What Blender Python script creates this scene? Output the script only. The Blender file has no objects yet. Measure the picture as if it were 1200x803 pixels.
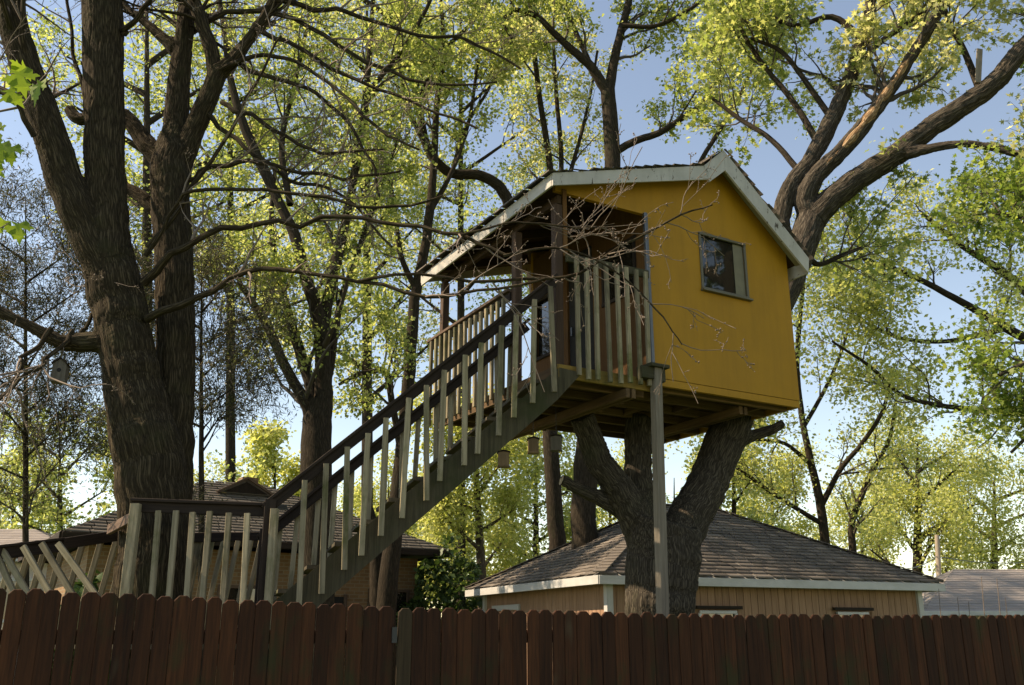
import bpy, bmesh, math, random
import numpy as np
from mathutils import Vector, Matrix, noise
random.seed(7); RNG = np.random.default_rng(11)
R = math.radians
scene = bpy.context.scene
COL = scene.collection

# ------------------------------------------------------------------ camera, sky, sun, exposure
FPX = 1090.0; PITCH = math.atan(339 / 1090.0); EYE = 1.65
cd = bpy.data.cameras.new('camera'); cam = bpy.data.objects.new('camera', cd); COL.objects.link(cam)
cd.sensor_fit = 'HORIZONTAL'; cd.sensor_width = 36.0; cd.lens = 36.0 * FPX / 1200.0
cd.clip_start = 0.05; cd.clip_end = 5000
cam.location = (0, 0, EYE); cam.rotation_euler = (math.pi / 2 + PITCH, 0, 0)
scene.camera = cam
SUN_AZ = R(-92); SUN_EL = R(45)
world = bpy.data.worlds.new('World'); scene.world = world; world.use_nodes = True
wn = world.node_tree.nodes; wl = world.node_tree.links
sky = wn.new('ShaderNodeTexSky'); sky.sky_type = 'NISHITA'; sky.sun_disc = False
sky.sun_elevation = SUN_EL; sky.sun_rotation = SUN_AZ; sky.altitude = 200
sky.air_density = 1.0; sky.dust_density = 0.12; sky.ozone_density = 1.3
wl.new(sky.outputs[0], wn['Background'].inputs[0]); wn['Background'].inputs[1].default_value = 0.15
sd = bpy.data.lights.new('sun', 'SUN'); sun = bpy.data.objects.new('sun', sd); COL.objects.link(sun)
sd.energy = 5.0; sd.angle = R(0.53); sd.color = (1.0, 0.93, 0.82)
SUND = Vector((math.sin(SUN_AZ) * math.cos(SUN_EL), math.cos(SUN_AZ) * math.cos(SUN_EL), math.sin(SUN_EL)))
sun.rotation_euler = SUND.to_track_quat('Z', 'Y').to_euler(); sun.location = (-20, 20, 40)
scene.view_settings.view_transform = 'Standard'; scene.view_settings.look = 'None'
scene.view_settings.exposure = 0.80; scene.view_settings.gamma = 1.0
scene.view_settings.use_white_balance = True; scene.view_settings.white_balance_temperature = 8700; scene.view_settings.white_balance_tint = 14
scene.cycles.max_bounces = 8; scene.cycles.transparent_max_bounces = 8
scene.cycles.use_denoising = True

# ------------------------------------------------------------------ measuring helpers
CP, SP = math.cos(PITCH), math.sin(PITCH)
def at(px, py, Y):
    """the world point that lies Y metres ahead along the sight line measured at px, py"""
    x = (px - 600) / FPX; y = -(py - 401.5) / FPX
    d = np.array([x, CP - y * SP, SP + y * CP])
    return d * (Y / d[1]) + np.array([0, 0, EYE])
def mpp(px, py, Y):
    y = -(py - 401.5) / FPX
    return Y / (CP - y * SP) / FPX

# ------------------------------------------------------------------ materials
def mat(name):
    m = bpy.data.materials.new(name); m.use_nodes = True
    nt = m.node_tree; b = nt.nodes['Principled BSDF']
    return m, nt, nt.nodes, nt.links, b
def ramp(N, L, fac, stops):
    r = N.new('ShaderNodeValToRGB'); L.new(fac, r.inputs[0])
    el = r.color_ramp.elements
    while len(el) < len(stops): el.new(0.5)
    for e, (p, c) in zip(el, stops): e.position = p; e.color = (*c, 1)
    return r.outputs[0]
def mix(N, L, fac, a, b, mode='MIX'):
    m = N.new('ShaderNodeMix'); m.data_type = 'RGBA'; m.blend_type = mode
    for s, v in ((0, fac), (6, a), (7, b)):
        if hasattr(v, 'is_linked') or hasattr(v, 'links'): L.new(v, m.inputs[s])
        else: m.inputs[s].default_value = v if s == 0 else (*v, 1)
    return m.outputs[2]
def mapped(N, L, vec, scale):
    mp = N.new('ShaderNodeMapping'); mp.inputs['Scale'].default_value = scale
    L.new(vec, mp.inputs[0]); return mp.outputs[0]
def noise_tex(N, L, vec, scale, detail=4, rough=0.6, dist=0.0):
    t = N.new('ShaderNodeTexNoise'); t.inputs['Scale'].default_value = scale
    t.inputs['Detail'].default_value = detail; t.inputs['Roughness'].default_value = rough
    t.inputs['Distortion'].default_value = dist
    if vec is not None: L.new(vec, t.inputs['Vector'])
    return t.outputs[0]
def bump(N, L, b, h, strength, dist):
    n = N.new('ShaderNodeBump'); n.inputs['Strength'].default_value = strength; n.inputs['Distance'].default_value = dist
    L.new(h, n.inputs['Height']); L.new(n.outputs[0], b.inputs['Normal'])
def wood(name, dark, light, moss=None, moss_amt=0.5, rough=0.85, var=0.35, wear=None, wear_amt=0.6):
    m, nt, N, L, b = mat(name)
    tc = N.new('ShaderNodeTexCoord'); oi = N.new('ShaderNodeObjectInfo'); geo = N.new('ShaderNodeNewGeometry')
    off = N.new('ShaderNodeVectorMath'); off.operation = 'ADD'
    comb = N.new('ShaderNodeCombineXYZ'); mul = N.new('ShaderNodeMath'); mul.operation = 'MULTIPLY'; mul.inputs[1].default_value = 37.0
    L.new(oi.outputs['Random'], mul.inputs[0]); L.new(mul.outputs[0], comb.inputs[0]); L.new(mul.outputs[0], comb.inputs[2])
    L.new(tc.outputs['Object'], off.inputs[0]); L.new(comb.outputs[0], off.inputs[1])
    g = noise_tex(N, L, mapped(N, L, off.outputs[0], (45, 45, 2.2)), 1.0, 5, 0.65, 0.6)
    c = ramp(N, L, g, [(0.3, dark), (0.7, light)])
    big = noise_tex(N, L, mapped(N, L, off.outputs[0], (5, 5, 1.6)), 1.0, 3)
    if wear:
        w = ramp(N, L, big, [(wear_amt, (0, 0, 0)), (min(wear_amt + 0.12, 1), (1, 1, 1))]); c = mix(N, L, w, c, wear)
    if moss:
        mn = noise_tex(N, L, mapped(N, L, geo.outputs['Position'], (1, 1, 0.6)), 2.6, 5, 0.7)
        mf = ramp(N, L, mn, [(0.62 - 0.25 * moss_amt, (0, 0, 0)), (0.78 - 0.2 * moss_amt, (1, 1, 1))])
        c = mix(N, L, mf, c, moss)
    hs = N.new('ShaderNodeHueSaturation'); L.new(c, hs.inputs['Color'])
    mr = N.new('ShaderNodeMapRange'); mr.inputs[3].default_value = 1 - var; mr.inputs[4].default_value = 1 + var
    L.new(oi.outputs['Random'], mr.inputs[0]); L.new(mr.outputs[0], hs.inputs['Value'])
    L.new(hs.outputs[0], b.inputs['Base Color']); b.inputs['Roughness'].default_value = rough
    b.inputs['Specular IOR Level'].default_value = 0.25
    bump(N, L, b, g, 0.5, 0.004)
    return m
def paint(name, col, under, amt=0.62, rough=0.6, scale=14.0, dirt=(0.3, 0.3, 0.26)):
    m, nt, N, L, b = mat(name)
    tc = N.new('ShaderNodeTexCoord')
    n1 = noise_tex(N, L, mapped(N, L, tc.outputs['Object'], (1, 1, 0.35)), scale, 6, 0.7, 0.4)
    n2 = noise_tex(N, L, tc.outputs['Object'], 2.3, 5, 0.65)
    d = ramp(N, L, n2, [(0.38, (0, 0, 0)), (0.75, (0.55, 0.55, 0.55))])
    c = mix(N, L, d, col, dirt)
    n3 = noise_tex(N, L, mapped(N, L, tc.outputs['Object'], (7, 7, 0.7)), 1.0, 5, 0.7, 0.3)
    c = mix(N, L, 1.0, c, ramp(N, L, n3, [(0.25, (0.84, 0.84, 0.83)), (0.55, (1, 1, 1)), (0.8, (1.0, 0.98, 0.95))]), 'MULTIPLY')
    p = ramp(N, L, n1, [(amt, (0, 0, 0)), (amt + 0.03, (1, 1, 1))])
    c = mix(N, L, p, c, under)
    L.new(c, b.inputs['Base Color']); b.inputs['Roughness'].default_value = rough
    b.inputs['Specular IOR Level'].default_value = 0.3
    bump(N, L, b, n1, 0.25, 0.003)
    return m
def bark(name, dark, light, moss=None, moss_amt=0.4, sc=1.0):
    m, nt, N, L, b = mat(name)
    at_ = N.new('ShaderNodeAttribute'); at_.attribute_name = 'bark'
    geo = N.new('ShaderNodeNewGeometry')
    v = mapped(N, L, at_.outputs['Vector'], (56 * sc, 56 * sc, 4.6 * sc))
    wv = N.new('ShaderNodeVectorMath'); wv.operation = 'ADD'
    nz = N.new('ShaderNodeTexNoise'); nz.inputs['Scale'].default_value = 0.55; nz.inputs['Detail'].default_value = 3; L.new(v, nz.inputs['Vector'])
    sc_ = N.new('ShaderNodeVectorMath'); sc_.operation = 'SCALE'; sc_.inputs['Scale'].default_value = 2.6; L.new(nz.outputs['Color'], sc_.inputs[0])
    L.new(v, wv.inputs[0]); L.new(sc_.outputs[0], wv.inputs[1])
    vo = N.new('ShaderNodeTexVoronoi'); vo.feature = 'DISTANCE_TO_EDGE'; vo.inputs['Scale'].default_value = 1.0
    L.new(wv.outputs[0], vo.inputs['Vector'])
    fine = noise_tex(N, L, mapped(N, L, at_.outputs['Vector'], (60 * sc, 60 * sc, 22 * sc)), 1.0, 4, 0.7)
    ridge = ramp(N, L, vo.outputs['Distance'], [(0.0, (0, 0, 0)), (0.32, (1, 1, 1))])
    h = mix(N, L, 0.3, ridge, fine)
    c = ramp(N, L, h, [(0.08, dark), (0.5, tuple(0.5 * (a + q) for a, q in zip(dark, light))), (0.85, light)])
    if moss:
        mn = noise_tex(N, L, geo.outputs['Position'], 2.2, 5, 0.7)
        c = mix(N, L, ramp(N, L, mn, [(0.60 - 0.15 * moss_amt, (0, 0, 0)), (0.8, (0.7, 0.7, 0.7))]), c, moss)
    L.new(c, b.inputs['Base Color']); b.inputs['Roughness'].default_value = 0.95
    b.inputs['Specular IOR Level'].default_value = 0.1
    bump(N, L, b, h, 0.8, 0.010 / sc)
    return m
def leafmat(name, cols, trans=0.5, tcol=None):
    m, nt, N, L, b = mat(name)
    geo = N.new('ShaderNodeNewGeometry')
    c = ramp(N, L, geo.outputs['Random Per Island'], [(i / (len(cols) - 1), q) for i, q in enumerate(cols)])
    L.new(c, b.inputs['Base Color']); b.inputs['Roughness'].default_value = 0.5
    b.inputs['Specular IOR Level'].default_value = 0.3
    t = N.new('ShaderNodeBsdfTranslucent'); mx = N.new('ShaderNodeMixShader'); mx.inputs[0].default_value = trans
    tc = mix(N, L, 1.0, c, tcol or (1.28, 1.27, 0.90), 'MULTIPLY')
    L.new(tc, t.inputs['Color'])
    L.new(b.outputs[0], mx.inputs[1]); L.new(t.outputs[0], mx.inputs[2])
    L.new(mx.outputs[0], N['Material Output'].inputs[0])
    return m
def shingle_mat(name, cols, rough=0.9):
    m, nt, N, L, b = mat(name)
    geo = N.new('ShaderNodeNewGeometry')
    c = ramp(N, L, geo.outputs['Random Per Island'], [(i / (len(cols) - 1), q) for i, q in enumerate(cols)])
    n = noise_tex(N, L, geo.outputs['Position'], 1.1, 5, 0.7)
    c = mix(N, L, 0.35, c, ramp(N, L, n, [(0.3, tuple(0.6 * x for x in cols[0])), (0.75, cols[-1])]))
    gr = noise_tex(N, L, geo.outputs['Position'], 160, 2, 0.6)
    c = mix(N, L, 0.25, c, ramp(N, L, gr, [(0.35, (0.01, 0.01, 0.01)), (0.65, (0.3, 0.28, 0.25))]))
    L.new(c, b.inputs['Base Color']); b.inputs['Roughness'].default_value = rough
    b.inputs['Specular IOR Level'].default_value = 0.25
    bump(N, L, b, gr, 0.3, 0.004)
    return m
def plain(name, col, rough=0.6, metal=0.0):
    m, nt, N, L, b = mat(name)
    tc = N.new('ShaderNodeTexCoord')
    n = noise_tex(N, L, tc.outputs['Object'], 9.0, 5, 0.65)
    c = mix(N, L, ramp(N, L, n, [(0.35, (0, 0, 0)), (0.7, (0.5, 0.5, 0.5))]), col, tuple(0.6 * x for x in col))
    L.new(c, b.inputs['Base Color']); b.inputs['Roughness'].default_value = rough; b.inputs['Metallic'].default_value = metal
    return m
def glassy(name, col):
    m, nt, N, L, b = mat(name)
    tc = N.new('ShaderNodeTexCoord')
    b.inputs['Base Color'].default_value = (*col, 1); b.inputs['Roughness'].default_value = 0.03
    b.inputs['Specular IOR Level'].default_value = 0.9
    n = noise_tex(N, L, tc.outputs['Object'], 2.5, 2)
    bump(N, L, b, n, 0.08, 0.02)
    return m
def brickmat(name):
    m, nt, N, L, b = mat(name)
    tc = N.new('ShaderNodeTexCoord')
    sep = N.new('ShaderNodeSeparateXYZ'); L.new(tc.outputs['Object'], sep.inputs[0])
    ad = N.new('ShaderNodeMath'); L.new(sep.outputs[0], ad.inputs[0]); L.new(sep.outputs[1], ad.inputs[1])
    cb = N.new('ShaderNodeCombineXYZ'); L.new(ad.outputs[0], cb.inputs[0]); L.new(sep.outputs[2], cb.inputs[1])
    br = N.new('ShaderNodeTexBrick'); L.new(cb.outputs[0], br.inputs['Vector'])
    br.inputs['Scale'].default_value = 1.0; br.inputs['Brick Width'].default_value = 0.21; br.inputs['Row Height'].default_value = 0.075
    br.inputs['Mortar Size'].default_value = 0.008; br.inputs['Color1'].default_value = (0.24, 0.135, 0.06, 1)
    br.inputs['Color2'].default_value = (0.17, 0.09, 0.04, 1); br.inputs['Mortar'].default_value = (0.22, 0.17, 0.11, 1)
    L.new(br.outputs['Color'], b.inputs['Base Color']); b.inputs['Roughness'].default_value = 0.9
    bump(N, L, b, br.outputs['Fac'], -0.4, 0.01)
    return m
M = dict(
    fence=wood('fence_stain', (0.020, 0.0066, 0.0026), (0.066, 0.0215, 0.0078), (0.024, 0.021, 0.007), 0.45, var=0.36, wear=(0.055, 0.034, 0.019), wear_amt=0.66),
    fence_old=wood('fence_weathered', (0.0306, 0.019, 0.0099), (0.063, 0.0406, 0.0216), (0.0252, 0.0244, 0.009), 0.4, var=0.2),
    baluster=wood('baluster_paint', (0.13, 0.108, 0.064), (0.33, 0.275, 0.18), (0.085, 0.088, 0.026), 0.42, var=0.28, wear=(0.10, 0.08, 0.048), wear_amt=0.60),
    stringer=wood('stringer_wood', (0.0346, 0.0288, 0.0162), (0.0808, 0.068, 0.0392), (0.0334, 0.0369, 0.0126), 0.6, var=0.1),
    tread=wood('tread_wood', (0.0525, 0.0413, 0.0263), (0.12, 0.0975, 0.0638), (0.0525, 0.0675, 0.0225), 0.4),
    rail=wood('rail_brown', (0.0126, 0.00798, 0.00546), (0.0357, 0.0231, 0.016), None, var=0.15),
    cap=wood('rail_cap', (0.075, 0.045, 0.0315), (0.15, 0.0975, 0.0675), None, var=0.15),
    post_brown=wood('porch_post', (0.042, 0.0238, 0.0154), (0.091, 0.0546, 0.0364), None, var=0.12),
    post=wood('deck_post', (0.119, 0.098, 0.0735), (0.231, 0.196, 0.15), None, var=0.05),
    joist=wood('joist_wood', (0.0759, 0.0425, 0.0182), (0.173, 0.101, 0.0456), None, var=0.3),
    deck_rim=wood('deck_rim_yellow', (0.17, 0.10, 0.022), (0.27, 0.17, 0.045), (0.09, 0.08, 0.025), 0.4, var=0.1),
    yellow=paint('yellow_wall_paint', (0.40, 0.192, 0.011), (0.24, 0.12, 0.01), 0.80, 0.65, 9.0, dirt=(0.31, 0.148, 0.010)),
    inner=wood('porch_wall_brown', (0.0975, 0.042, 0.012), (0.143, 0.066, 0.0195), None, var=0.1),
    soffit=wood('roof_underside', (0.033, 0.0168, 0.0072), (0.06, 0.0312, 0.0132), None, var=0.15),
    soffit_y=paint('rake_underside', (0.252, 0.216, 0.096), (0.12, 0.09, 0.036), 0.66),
    white=paint('white_peeling_paint', (0.475, 0.448, 0.406), (0.0702, 0.0546, 0.039), 0.61, 0.65, 20.0, dirt=(0.281, 0.265, 0.226)),
    trim=paint('garage_trim_paint', (0.49, 0.478, 0.464), (0.265, 0.232, 0.199), 0.72, 0.5, 10.0),
    siding=wood('garage_siding', (0.227, 0.13, 0.0798), (0.353, 0.21, 0.134), None, var=0.10, wear=(0.21, 0.134, 0.0924), wear_amt=0.62),
    metal=plain('grey_metal', (0.135, 0.14, 0.149), 0.4, 0.7),
    winframe=plain('window_frame_grey', (0.115, 0.1, 0.065), 0.5),
    glass=glassy('dark_glass', (0.018, 0.016, 0.012)),
    curtain=plain('pale_curtain', (0.175, 0.155, 0.1), 0.8),
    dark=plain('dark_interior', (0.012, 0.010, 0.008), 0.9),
    black=plain('black_iron', (0.02, 0.02, 0.02), 0.5),
    shingle=shingle_mat('shingle_dark', [(0.036, 0.028, 0.0224), (0.088, 0.0688, 0.0544), (0.12, 0.096, 0.0768), (0.24, 0.196, 0.16)]),
    shingle_l=shingle_mat('shingle_pale', [(0.34, 0.29, 0.26), (0.36, 0.31, 0.28), (0.40, 0.345, 0.31)]),
    shingle_b=shingle_mat('shingle_brown', [(0.10, 0.08, 0.062), (0.15, 0.125, 0.10), (0.21, 0.175, 0.145)]),
    brick=brickmat('brick_tan'),
    palewall=plain('pale_wall', (0.52, 0.45, 0.42), 0.8),
    bark_near=bark('bark_maple', (0.014, 0.010, 0.006), (0.078, 0.059, 0.035), (0.042, 0.043, 0.018), 0.5),
    bark_mid=bark('bark_silver', (0.020, 0.016, 0.012), (0.118, 0.098, 0.074), (0.05, 0.052, 0.028), 0.3, 1.1),
    bark_far=bark('bark_far', (0.018, 0.0138, 0.0096), (0.063, 0.0492, 0.0348), (0.033, 0.039, 0.018), 0.2, 1.0),
    bark_pale=bark('bark_pale', (0.045, 0.0353, 0.027), (0.165, 0.131, 0.0975), None, 0.2, 1.0),
    torn=bark('torn_wood', (0.13, 0.065, 0.03), (0.50, 0.34, 0.20), None, 0.2, 0.7),
    twig=plain('twig_bark', (0.17, 0.125, 0.092), 0.8),
    twig_dark=plain('twig_bark_dark', (0.055, 0.042, 0.03), 0.85),
    heart=wood('split_heartwood', (0.20, 0.115, 0.055), (0.42, 0.27, 0.15), None, var=0.1),
    cutend=plain('cut_wood', (0.42, 0.33, 0.21), 0.8),
    grass=plain('grass_ground', (0.06, 0.10, 0.025), 0.9),
    pole=wood('pole_wood', (0.16, 0.13, 0.10), (0.28, 0.23, 0.18), None),
    box=wood('birdhouse_wood', (0.16, 0.105, 0.06), (0.28, 0.19, 0.12), None, var=0.15),
    boxgrey=wood('birdhouse_grey', (0.07, 0.06, 0.045), (0.14, 0.12, 0.095), None, var=0.1),
    leaf_mid=leafmat('leaf_spring_green', [(0.15, 0.205, 0.058), (0.27, 0.325, 0.10), (0.47, 0.49, 0.22), (0.20, 0.26, 0.07)], 0.66),
    leaf_yel=leafmat('leaf_yellow_green', [(0.30, 0.34, 0.10), (0.42, 0.45, 0.15), (0.54, 0.54, 0.25), (0.33, 0.38, 0.11)], 0.6),
    leaf_dark=leafmat('leaf_green', [(0.07, 0.13, 0.025), (0.12, 0.19, 0.035), (0.20, 0.28, 0.06), (0.09, 0.15, 0.025)], 0.55),
    leaf_green2=leafmat('leaf_maple_green', [(0.10, 0.165, 0.035), (0.17, 0.245, 0.055), (0.30, 0.36, 0.10), (0.12, 0.19, 0.04)], 0.6),
    leaf_pale=leafmat('leaf_pale_new', [(0.26, 0.31, 0.11), (0.44, 0.45, 0.21), (0.62, 0.59, 0.36), (0.15, 0.22, 0.06)], 0.62),
    leaf_shrub=leafmat('leaf_shrub', [(0.025, 0.05, 0.015), (0.045, 0.08, 0.022), (0.065, 0.11, 0.03)], 0.3),
    leaf_near=leafmat('leaf_backlit', [(0.16, 0.24, 0.03), (0.22, 0.31, 0.04)], 0.6),
    needle=leafmat('needle_grey_green', [(0.030, 0.040, 0.017), (0.058, 0.068, 0.030), (0.095, 0.098, 0.045), (0.12, 0.095, 0.055)], 0.3, (1.2, 1.15, 0.8)),
)

# ------------------------------------------------------------------ object helpers
def setp(o, label=None, cat=None, group=None, kind=None):
    for k, v in (('label', label), ('category', cat), ('group', group), ('kind', kind)):
        if v: o[k] = v
    return o
WM = {}
def put(o, parent=None, Mx=None):
    Mx = Mx or Matrix.Identity(4)
    if parent is not None:
        o.parent = parent; o.matrix_parent_inverse = WM[parent.name].inverted()
    o.matrix_basis = Mx; WM[o.name] = Mx
    return o
def thing(name, loc, label, cat, group=None):
    o = bpy.data.objects.new(name, None); COL.objects.link(o); o.empty_display_size = 0.2
    put(o, None, Matrix.Translation(Vector(loc))); setp(o, label, cat, group); return o
def link(name, me, material, parent=None, Mx=None, smooth=False):
    if material is not None and not me.materials: me.materials.append(material)
    o = bpy.data.objects.new(name, me); COL.objects.link(o)
    if smooth: me.polygons.foreach_set('use_smooth', [True] * len(me.polygons))
    return put(o, parent, Mx)
def mesh_np(name, V, F):
    """V (n,3), F (m,k) arrays with k = 3 or 4"""
    me = bpy.data.meshes.new(name); k = F.shape[1]
    me.vertices.add(len(V)); me.vertices.foreach_set('co', np.ascontiguousarray(V, dtype=np.float32).ravel())
    me.loops.add(F.size); me.loops.foreach_set('vertex_index', np.ascontiguousarray(F, dtype=np.int32).ravel())
    me.polygons.add(len(F)); me.polygons.foreach_set('loop_start', np.arange(0, F.size, k, dtype=np.int32))
    me.update(calc_edges=True); return me
def local(me, loc):
    me.transform(Matrix.Translation(-Vector(loc))); return me
BOXES = {}
def box_mesh(w, h, l, c, material):
    key = (round(w, 3), round(h, 3), round(l, 2 if l > 0.3 else 3), material.name)
    if key in BOXES: return BOXES[key]
    w, h, l = key[0] / 2, key[1] / 2, key[2]
    c = min(c, 0.3 * w, 0.3 * h)
    P = [(-w + c, -h), (w - c, -h), (w, -h + c), (w, h - c), (w - c, h), (-w + c, h), (-w, h - c), (-w, -h + c)]
    V = [(x, y, 0) for x, y in P] + [(x, y, l) for x, y in P]
    F = [tuple(range(7, -1, -1)), tuple(range(8, 16))] + [(i, (i + 1) % 8, 8 + (i + 1) % 8, 8 + i) for i in range(8)]
    me = bpy.data.meshes.new('piece'); me.from_pydata(V, [], F); me.materials.append(material)
    BOXES[key] = me; return me
def frame_m(p0, p1, up):
    z = (Vector(p1) - Vector(p0)).normalized(); y = Vector(up); y = (y - z * y.dot(z)).normalized(); x = y.cross(z)
    m = Matrix((x, y, z)).transposed().to_4x4(); m.translation = Vector(p0); return m
def piece(name, p0, p1, w, h, material, parent=None, up=(0, 0, 1), c=0.004):
    """a bar from p0 to p1: w across, h along up"""
    l = (Vector(p1) - Vector(p0)).length
    return link(name, box_mesh(w, h, l, c, material), None, parent, frame_m(p0, p1, up))
def prism(name, poly, ax, ay, an, org, t, material, parent=None):
    """2-D outline extruded by t along an; the outline may be a list of outlines"""
    polys = poly if isinstance(poly[0][0], (tuple, list)) else [poly]
    V, F = [], []
    ax, ay, an, org = map(Vector, (ax, ay, an, org))
    for q in polys:
        b = len(V); n = len(q)
        V += [ax * x + ay * y for x, y in q] + [ax * x + ay * y + an * t for x, y in q]
        F += [tuple(range(b + n - 1, b - 1, -1)), tuple(range(b + n, b + 2 * n))] + [(b + i, b + (i + 1) % n, b + n + (i + 1) % n, b + n + i) for i in range(n)]
    me = bpy.data.meshes.new(name); me.from_pydata([tuple(v) for v in V], [], F)
    bm = bmesh.new(); bm.from_mesh(me); bmesh.ops.recalc_face_normals(bm, faces=bm.faces); bm.to_mesh(me); bm.free()
    return link(name, me, material, parent, Matrix.Translation(org))
def shingles(name, E0, E1, R0, R1, material, parent, course=0.15, tab=0.30, th=0.012, lift=0.012):
    if material is M['shingle_l']: th = 0.004; lift = 0.006
    """courses of separate tabs on one roof plane, cut to its hips"""
    E0, E1, R0, R1 = (np.array(q, float) for q in (E0, E1, R0, R1))
    xd = (E1 - E0); W = np.linalg.norm(xd); xd /= W
    upv = (R0 - E0) - xd * np.dot(R0 - E0, xd); S = np.linalg.norm(upv); upv /= S
    nr = np.cross(xd, upv); nr = nr if nr[2] > 0 else -nr
    l1 = np.dot(R0 - E0, xd); r1 = np.dot(R1 - E0, xd)
    V, F = [], []
    lo = lambda s: l1 * s / S
    hi = lambda s: W + (r1 - W) * s / S
    s = -0.02; k = 0
    while s < S - 0.03:
        s2 = min(s + course * 1.12, S); x = -tab * (0.5 if k % 2 else 0.0) - tab + random.uniform(-0.06, 0.06)
        while x < W:
            w = tab * random.choice((0.7, 1.0, 1.0, 1.25)); g = 0.009 if material is not M['shingle_l'] else 0.001
            a, b = x + g, x + w - g; x += w
            sj = s + random.uniform(-0.008, 0.008)
            p = [max(a, lo(max(sj, 0))), min(b, hi(max(sj, 0)))]; q = [max(a, lo(s2)), min(b, hi(s2))]
            if p[1] - p[0] < 0.02 : continue
            if q[1] <= q[0]: q = [min(max(0.5 * (a + b), lo(s2)), hi(s2))] * 2
            h = lift + th + random.uniform(0, 0.006)
            base = len(V)
            for (xx, ss, hh) in ((p[0], sj, h - th), (p[1], sj, h - th), (p[0], sj, h), (p[1], sj, h), (q[0], s2, lift * 0.5), (q[1], s2, lift * 0.5)):
                V.append(E0 + xd * xx + upv * ss + nr * hh)
            F += [(base, base + 1, base + 3, base + 2), (base + 2, base + 3, base + 5, base + 4)]
        s += course; k += 1
    me = mesh_np(name, np.array(V), np.array(F))
    o = link(name, me, material, parent); o['kind'] = 'stuff'; return o

# ------------------------------------------------------------------ tree helpers
def catmull(P, n):
    P = np.asarray(P, float)
    Q = np.vstack([2 * P[0] - P[1], P, 2 * P[-1] - P[-2]])
    out = []
    for i in range(len(P) - 1):
        p0, p1, p2, p3 = Q[i:i + 4]
        for t in np.linspace(0, 1, n, endpoint=False):
            out.append(0.5 * ((2 * p1) + (-p0 + p2) * t + (2 * p0 - 5 * p1 + 4 * p2 - p3) * t * t + (-p0 + 3 * p1 - 3 * p2 + p3) * t ** 3))
    out.append(P[-1]); return np.array(out)
def limb(pts, Y0, Y1=None, n=5, wob=0.1):
    """(px, py, width px) along a limb seen between Y0 and Y1 metres ahead -> points, radii"""
    Y1 = Y0 if Y1 is None else Y1
    m = len(pts); A = []
    for i, (x, y, w) in enumerate(pts):
        Y = Y0 + (Y1 - Y0) * i / (m - 1); p = at(x, y, Y); A.append([*p, 0.44 * w * mpp(x, y, Y)])
    A = catmull(A, n); A[:, 3] = np.maximum(A[:, 3], 0.004)
    if len(A) > 4:
        nz_ = RNG.normal(size=(len(A) - 2, 3))
        if wob > 1: nz_[1:] = 0.5 * (nz_[1:] + nz_[:-1])
        A[2:, :3] += nz_ * (A[2:, 3:4] * wob * 0.4)
    return A[:, :3], A[:, 3]
def tubes(P, Rr, sides):
    """P (N,K,3), Rr (N,K) -> verts, quads, bark coordinates"""
    N_, K, _ = P.shape
    T = np.empty_like(P); T[:, 1:-1] = P[:, 2:] - P[:, :-2]; T[:, 0] = P[:, 1] - P[:, 0]; T[:, -1] = P[:, -1] - P[:, -2]
    T /= np.linalg.norm(T, axis=2, keepdims=True) + 1e-9
    ref = np.where(np.abs(T[:, :1, 2:3]) > 0.8, np.array([1.0, 0, 0]), np.array([0, 0, 1.0]))
    e1 = np.empty_like(P); e = ref[:, 0]
    for k in range(K):
        e = e - T[:, k] * np.sum(e * T[:, k], 1, keepdims=True); e = e / (np.linalg.norm(e, axis=1, keepdims=True) + 1e-9); e1[:, k] = e
    e2 = np.cross(T, e1)
    a = np.linspace(0, 2 * math.pi, sides, endpoint=False); c, s = np.cos(a), np.sin(a)
    V = P[:, :, None, :] + Rr[:, :, None, None] * (e1[:, :, None, :] * c[None, None, :, None] + e2[:, :, None, :] * s[None, None, :, None])
    ln = np.concatenate([np.zeros((N_, 1)), np.cumsum(np.linalg.norm(np.diff(P, axis=1), axis=2), 1)], 1)
    B = np.empty(V.shape); B[..., 0] = Rr[:, :, None] * c; B[..., 1] = Rr[:, :, None] * s; B[..., 2] = (ln + np.arange(N_)[:, None] * 3.7)[:, :, None]
    base = (np.arange(N_) * K * sides)[:, None, None]
    k = (np.arange(K - 1) * sides)[None, :, None]; j = np.arange(sides)[None, None, :]; j2 = (j + 1) % sides
    F = np.stack([base + k + j, base + k + j2, base + k + sides + j2, base + k + sides + j], -1).reshape(-1, 4)
    return V.reshape(-1, 3), F, B.reshape(-1, 3)
def tube_mesh(name, groups, loc):
    """groups: list of (P, R, sides)"""
    Vs, Fs, Bs, o = [], [], [], 0
    for P, Rr, sd_ in groups:
        if len(P) == 0: continue
        V, F, B = tubes(P, Rr, sd_); Vs.append(V); Fs.append(F + o); Bs.append(B); o += len(V)
    V = np.vstack(Vs); me = mesh_np(name, V - np.array(loc), np.vstack(Fs))
    a = me.attributes.new('bark', 'FLOAT_VECTOR', 'POINT'); a.data.foreach_set('vector', np.vstack(Bs).astype(np.float32).ravel())
    return me
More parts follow.
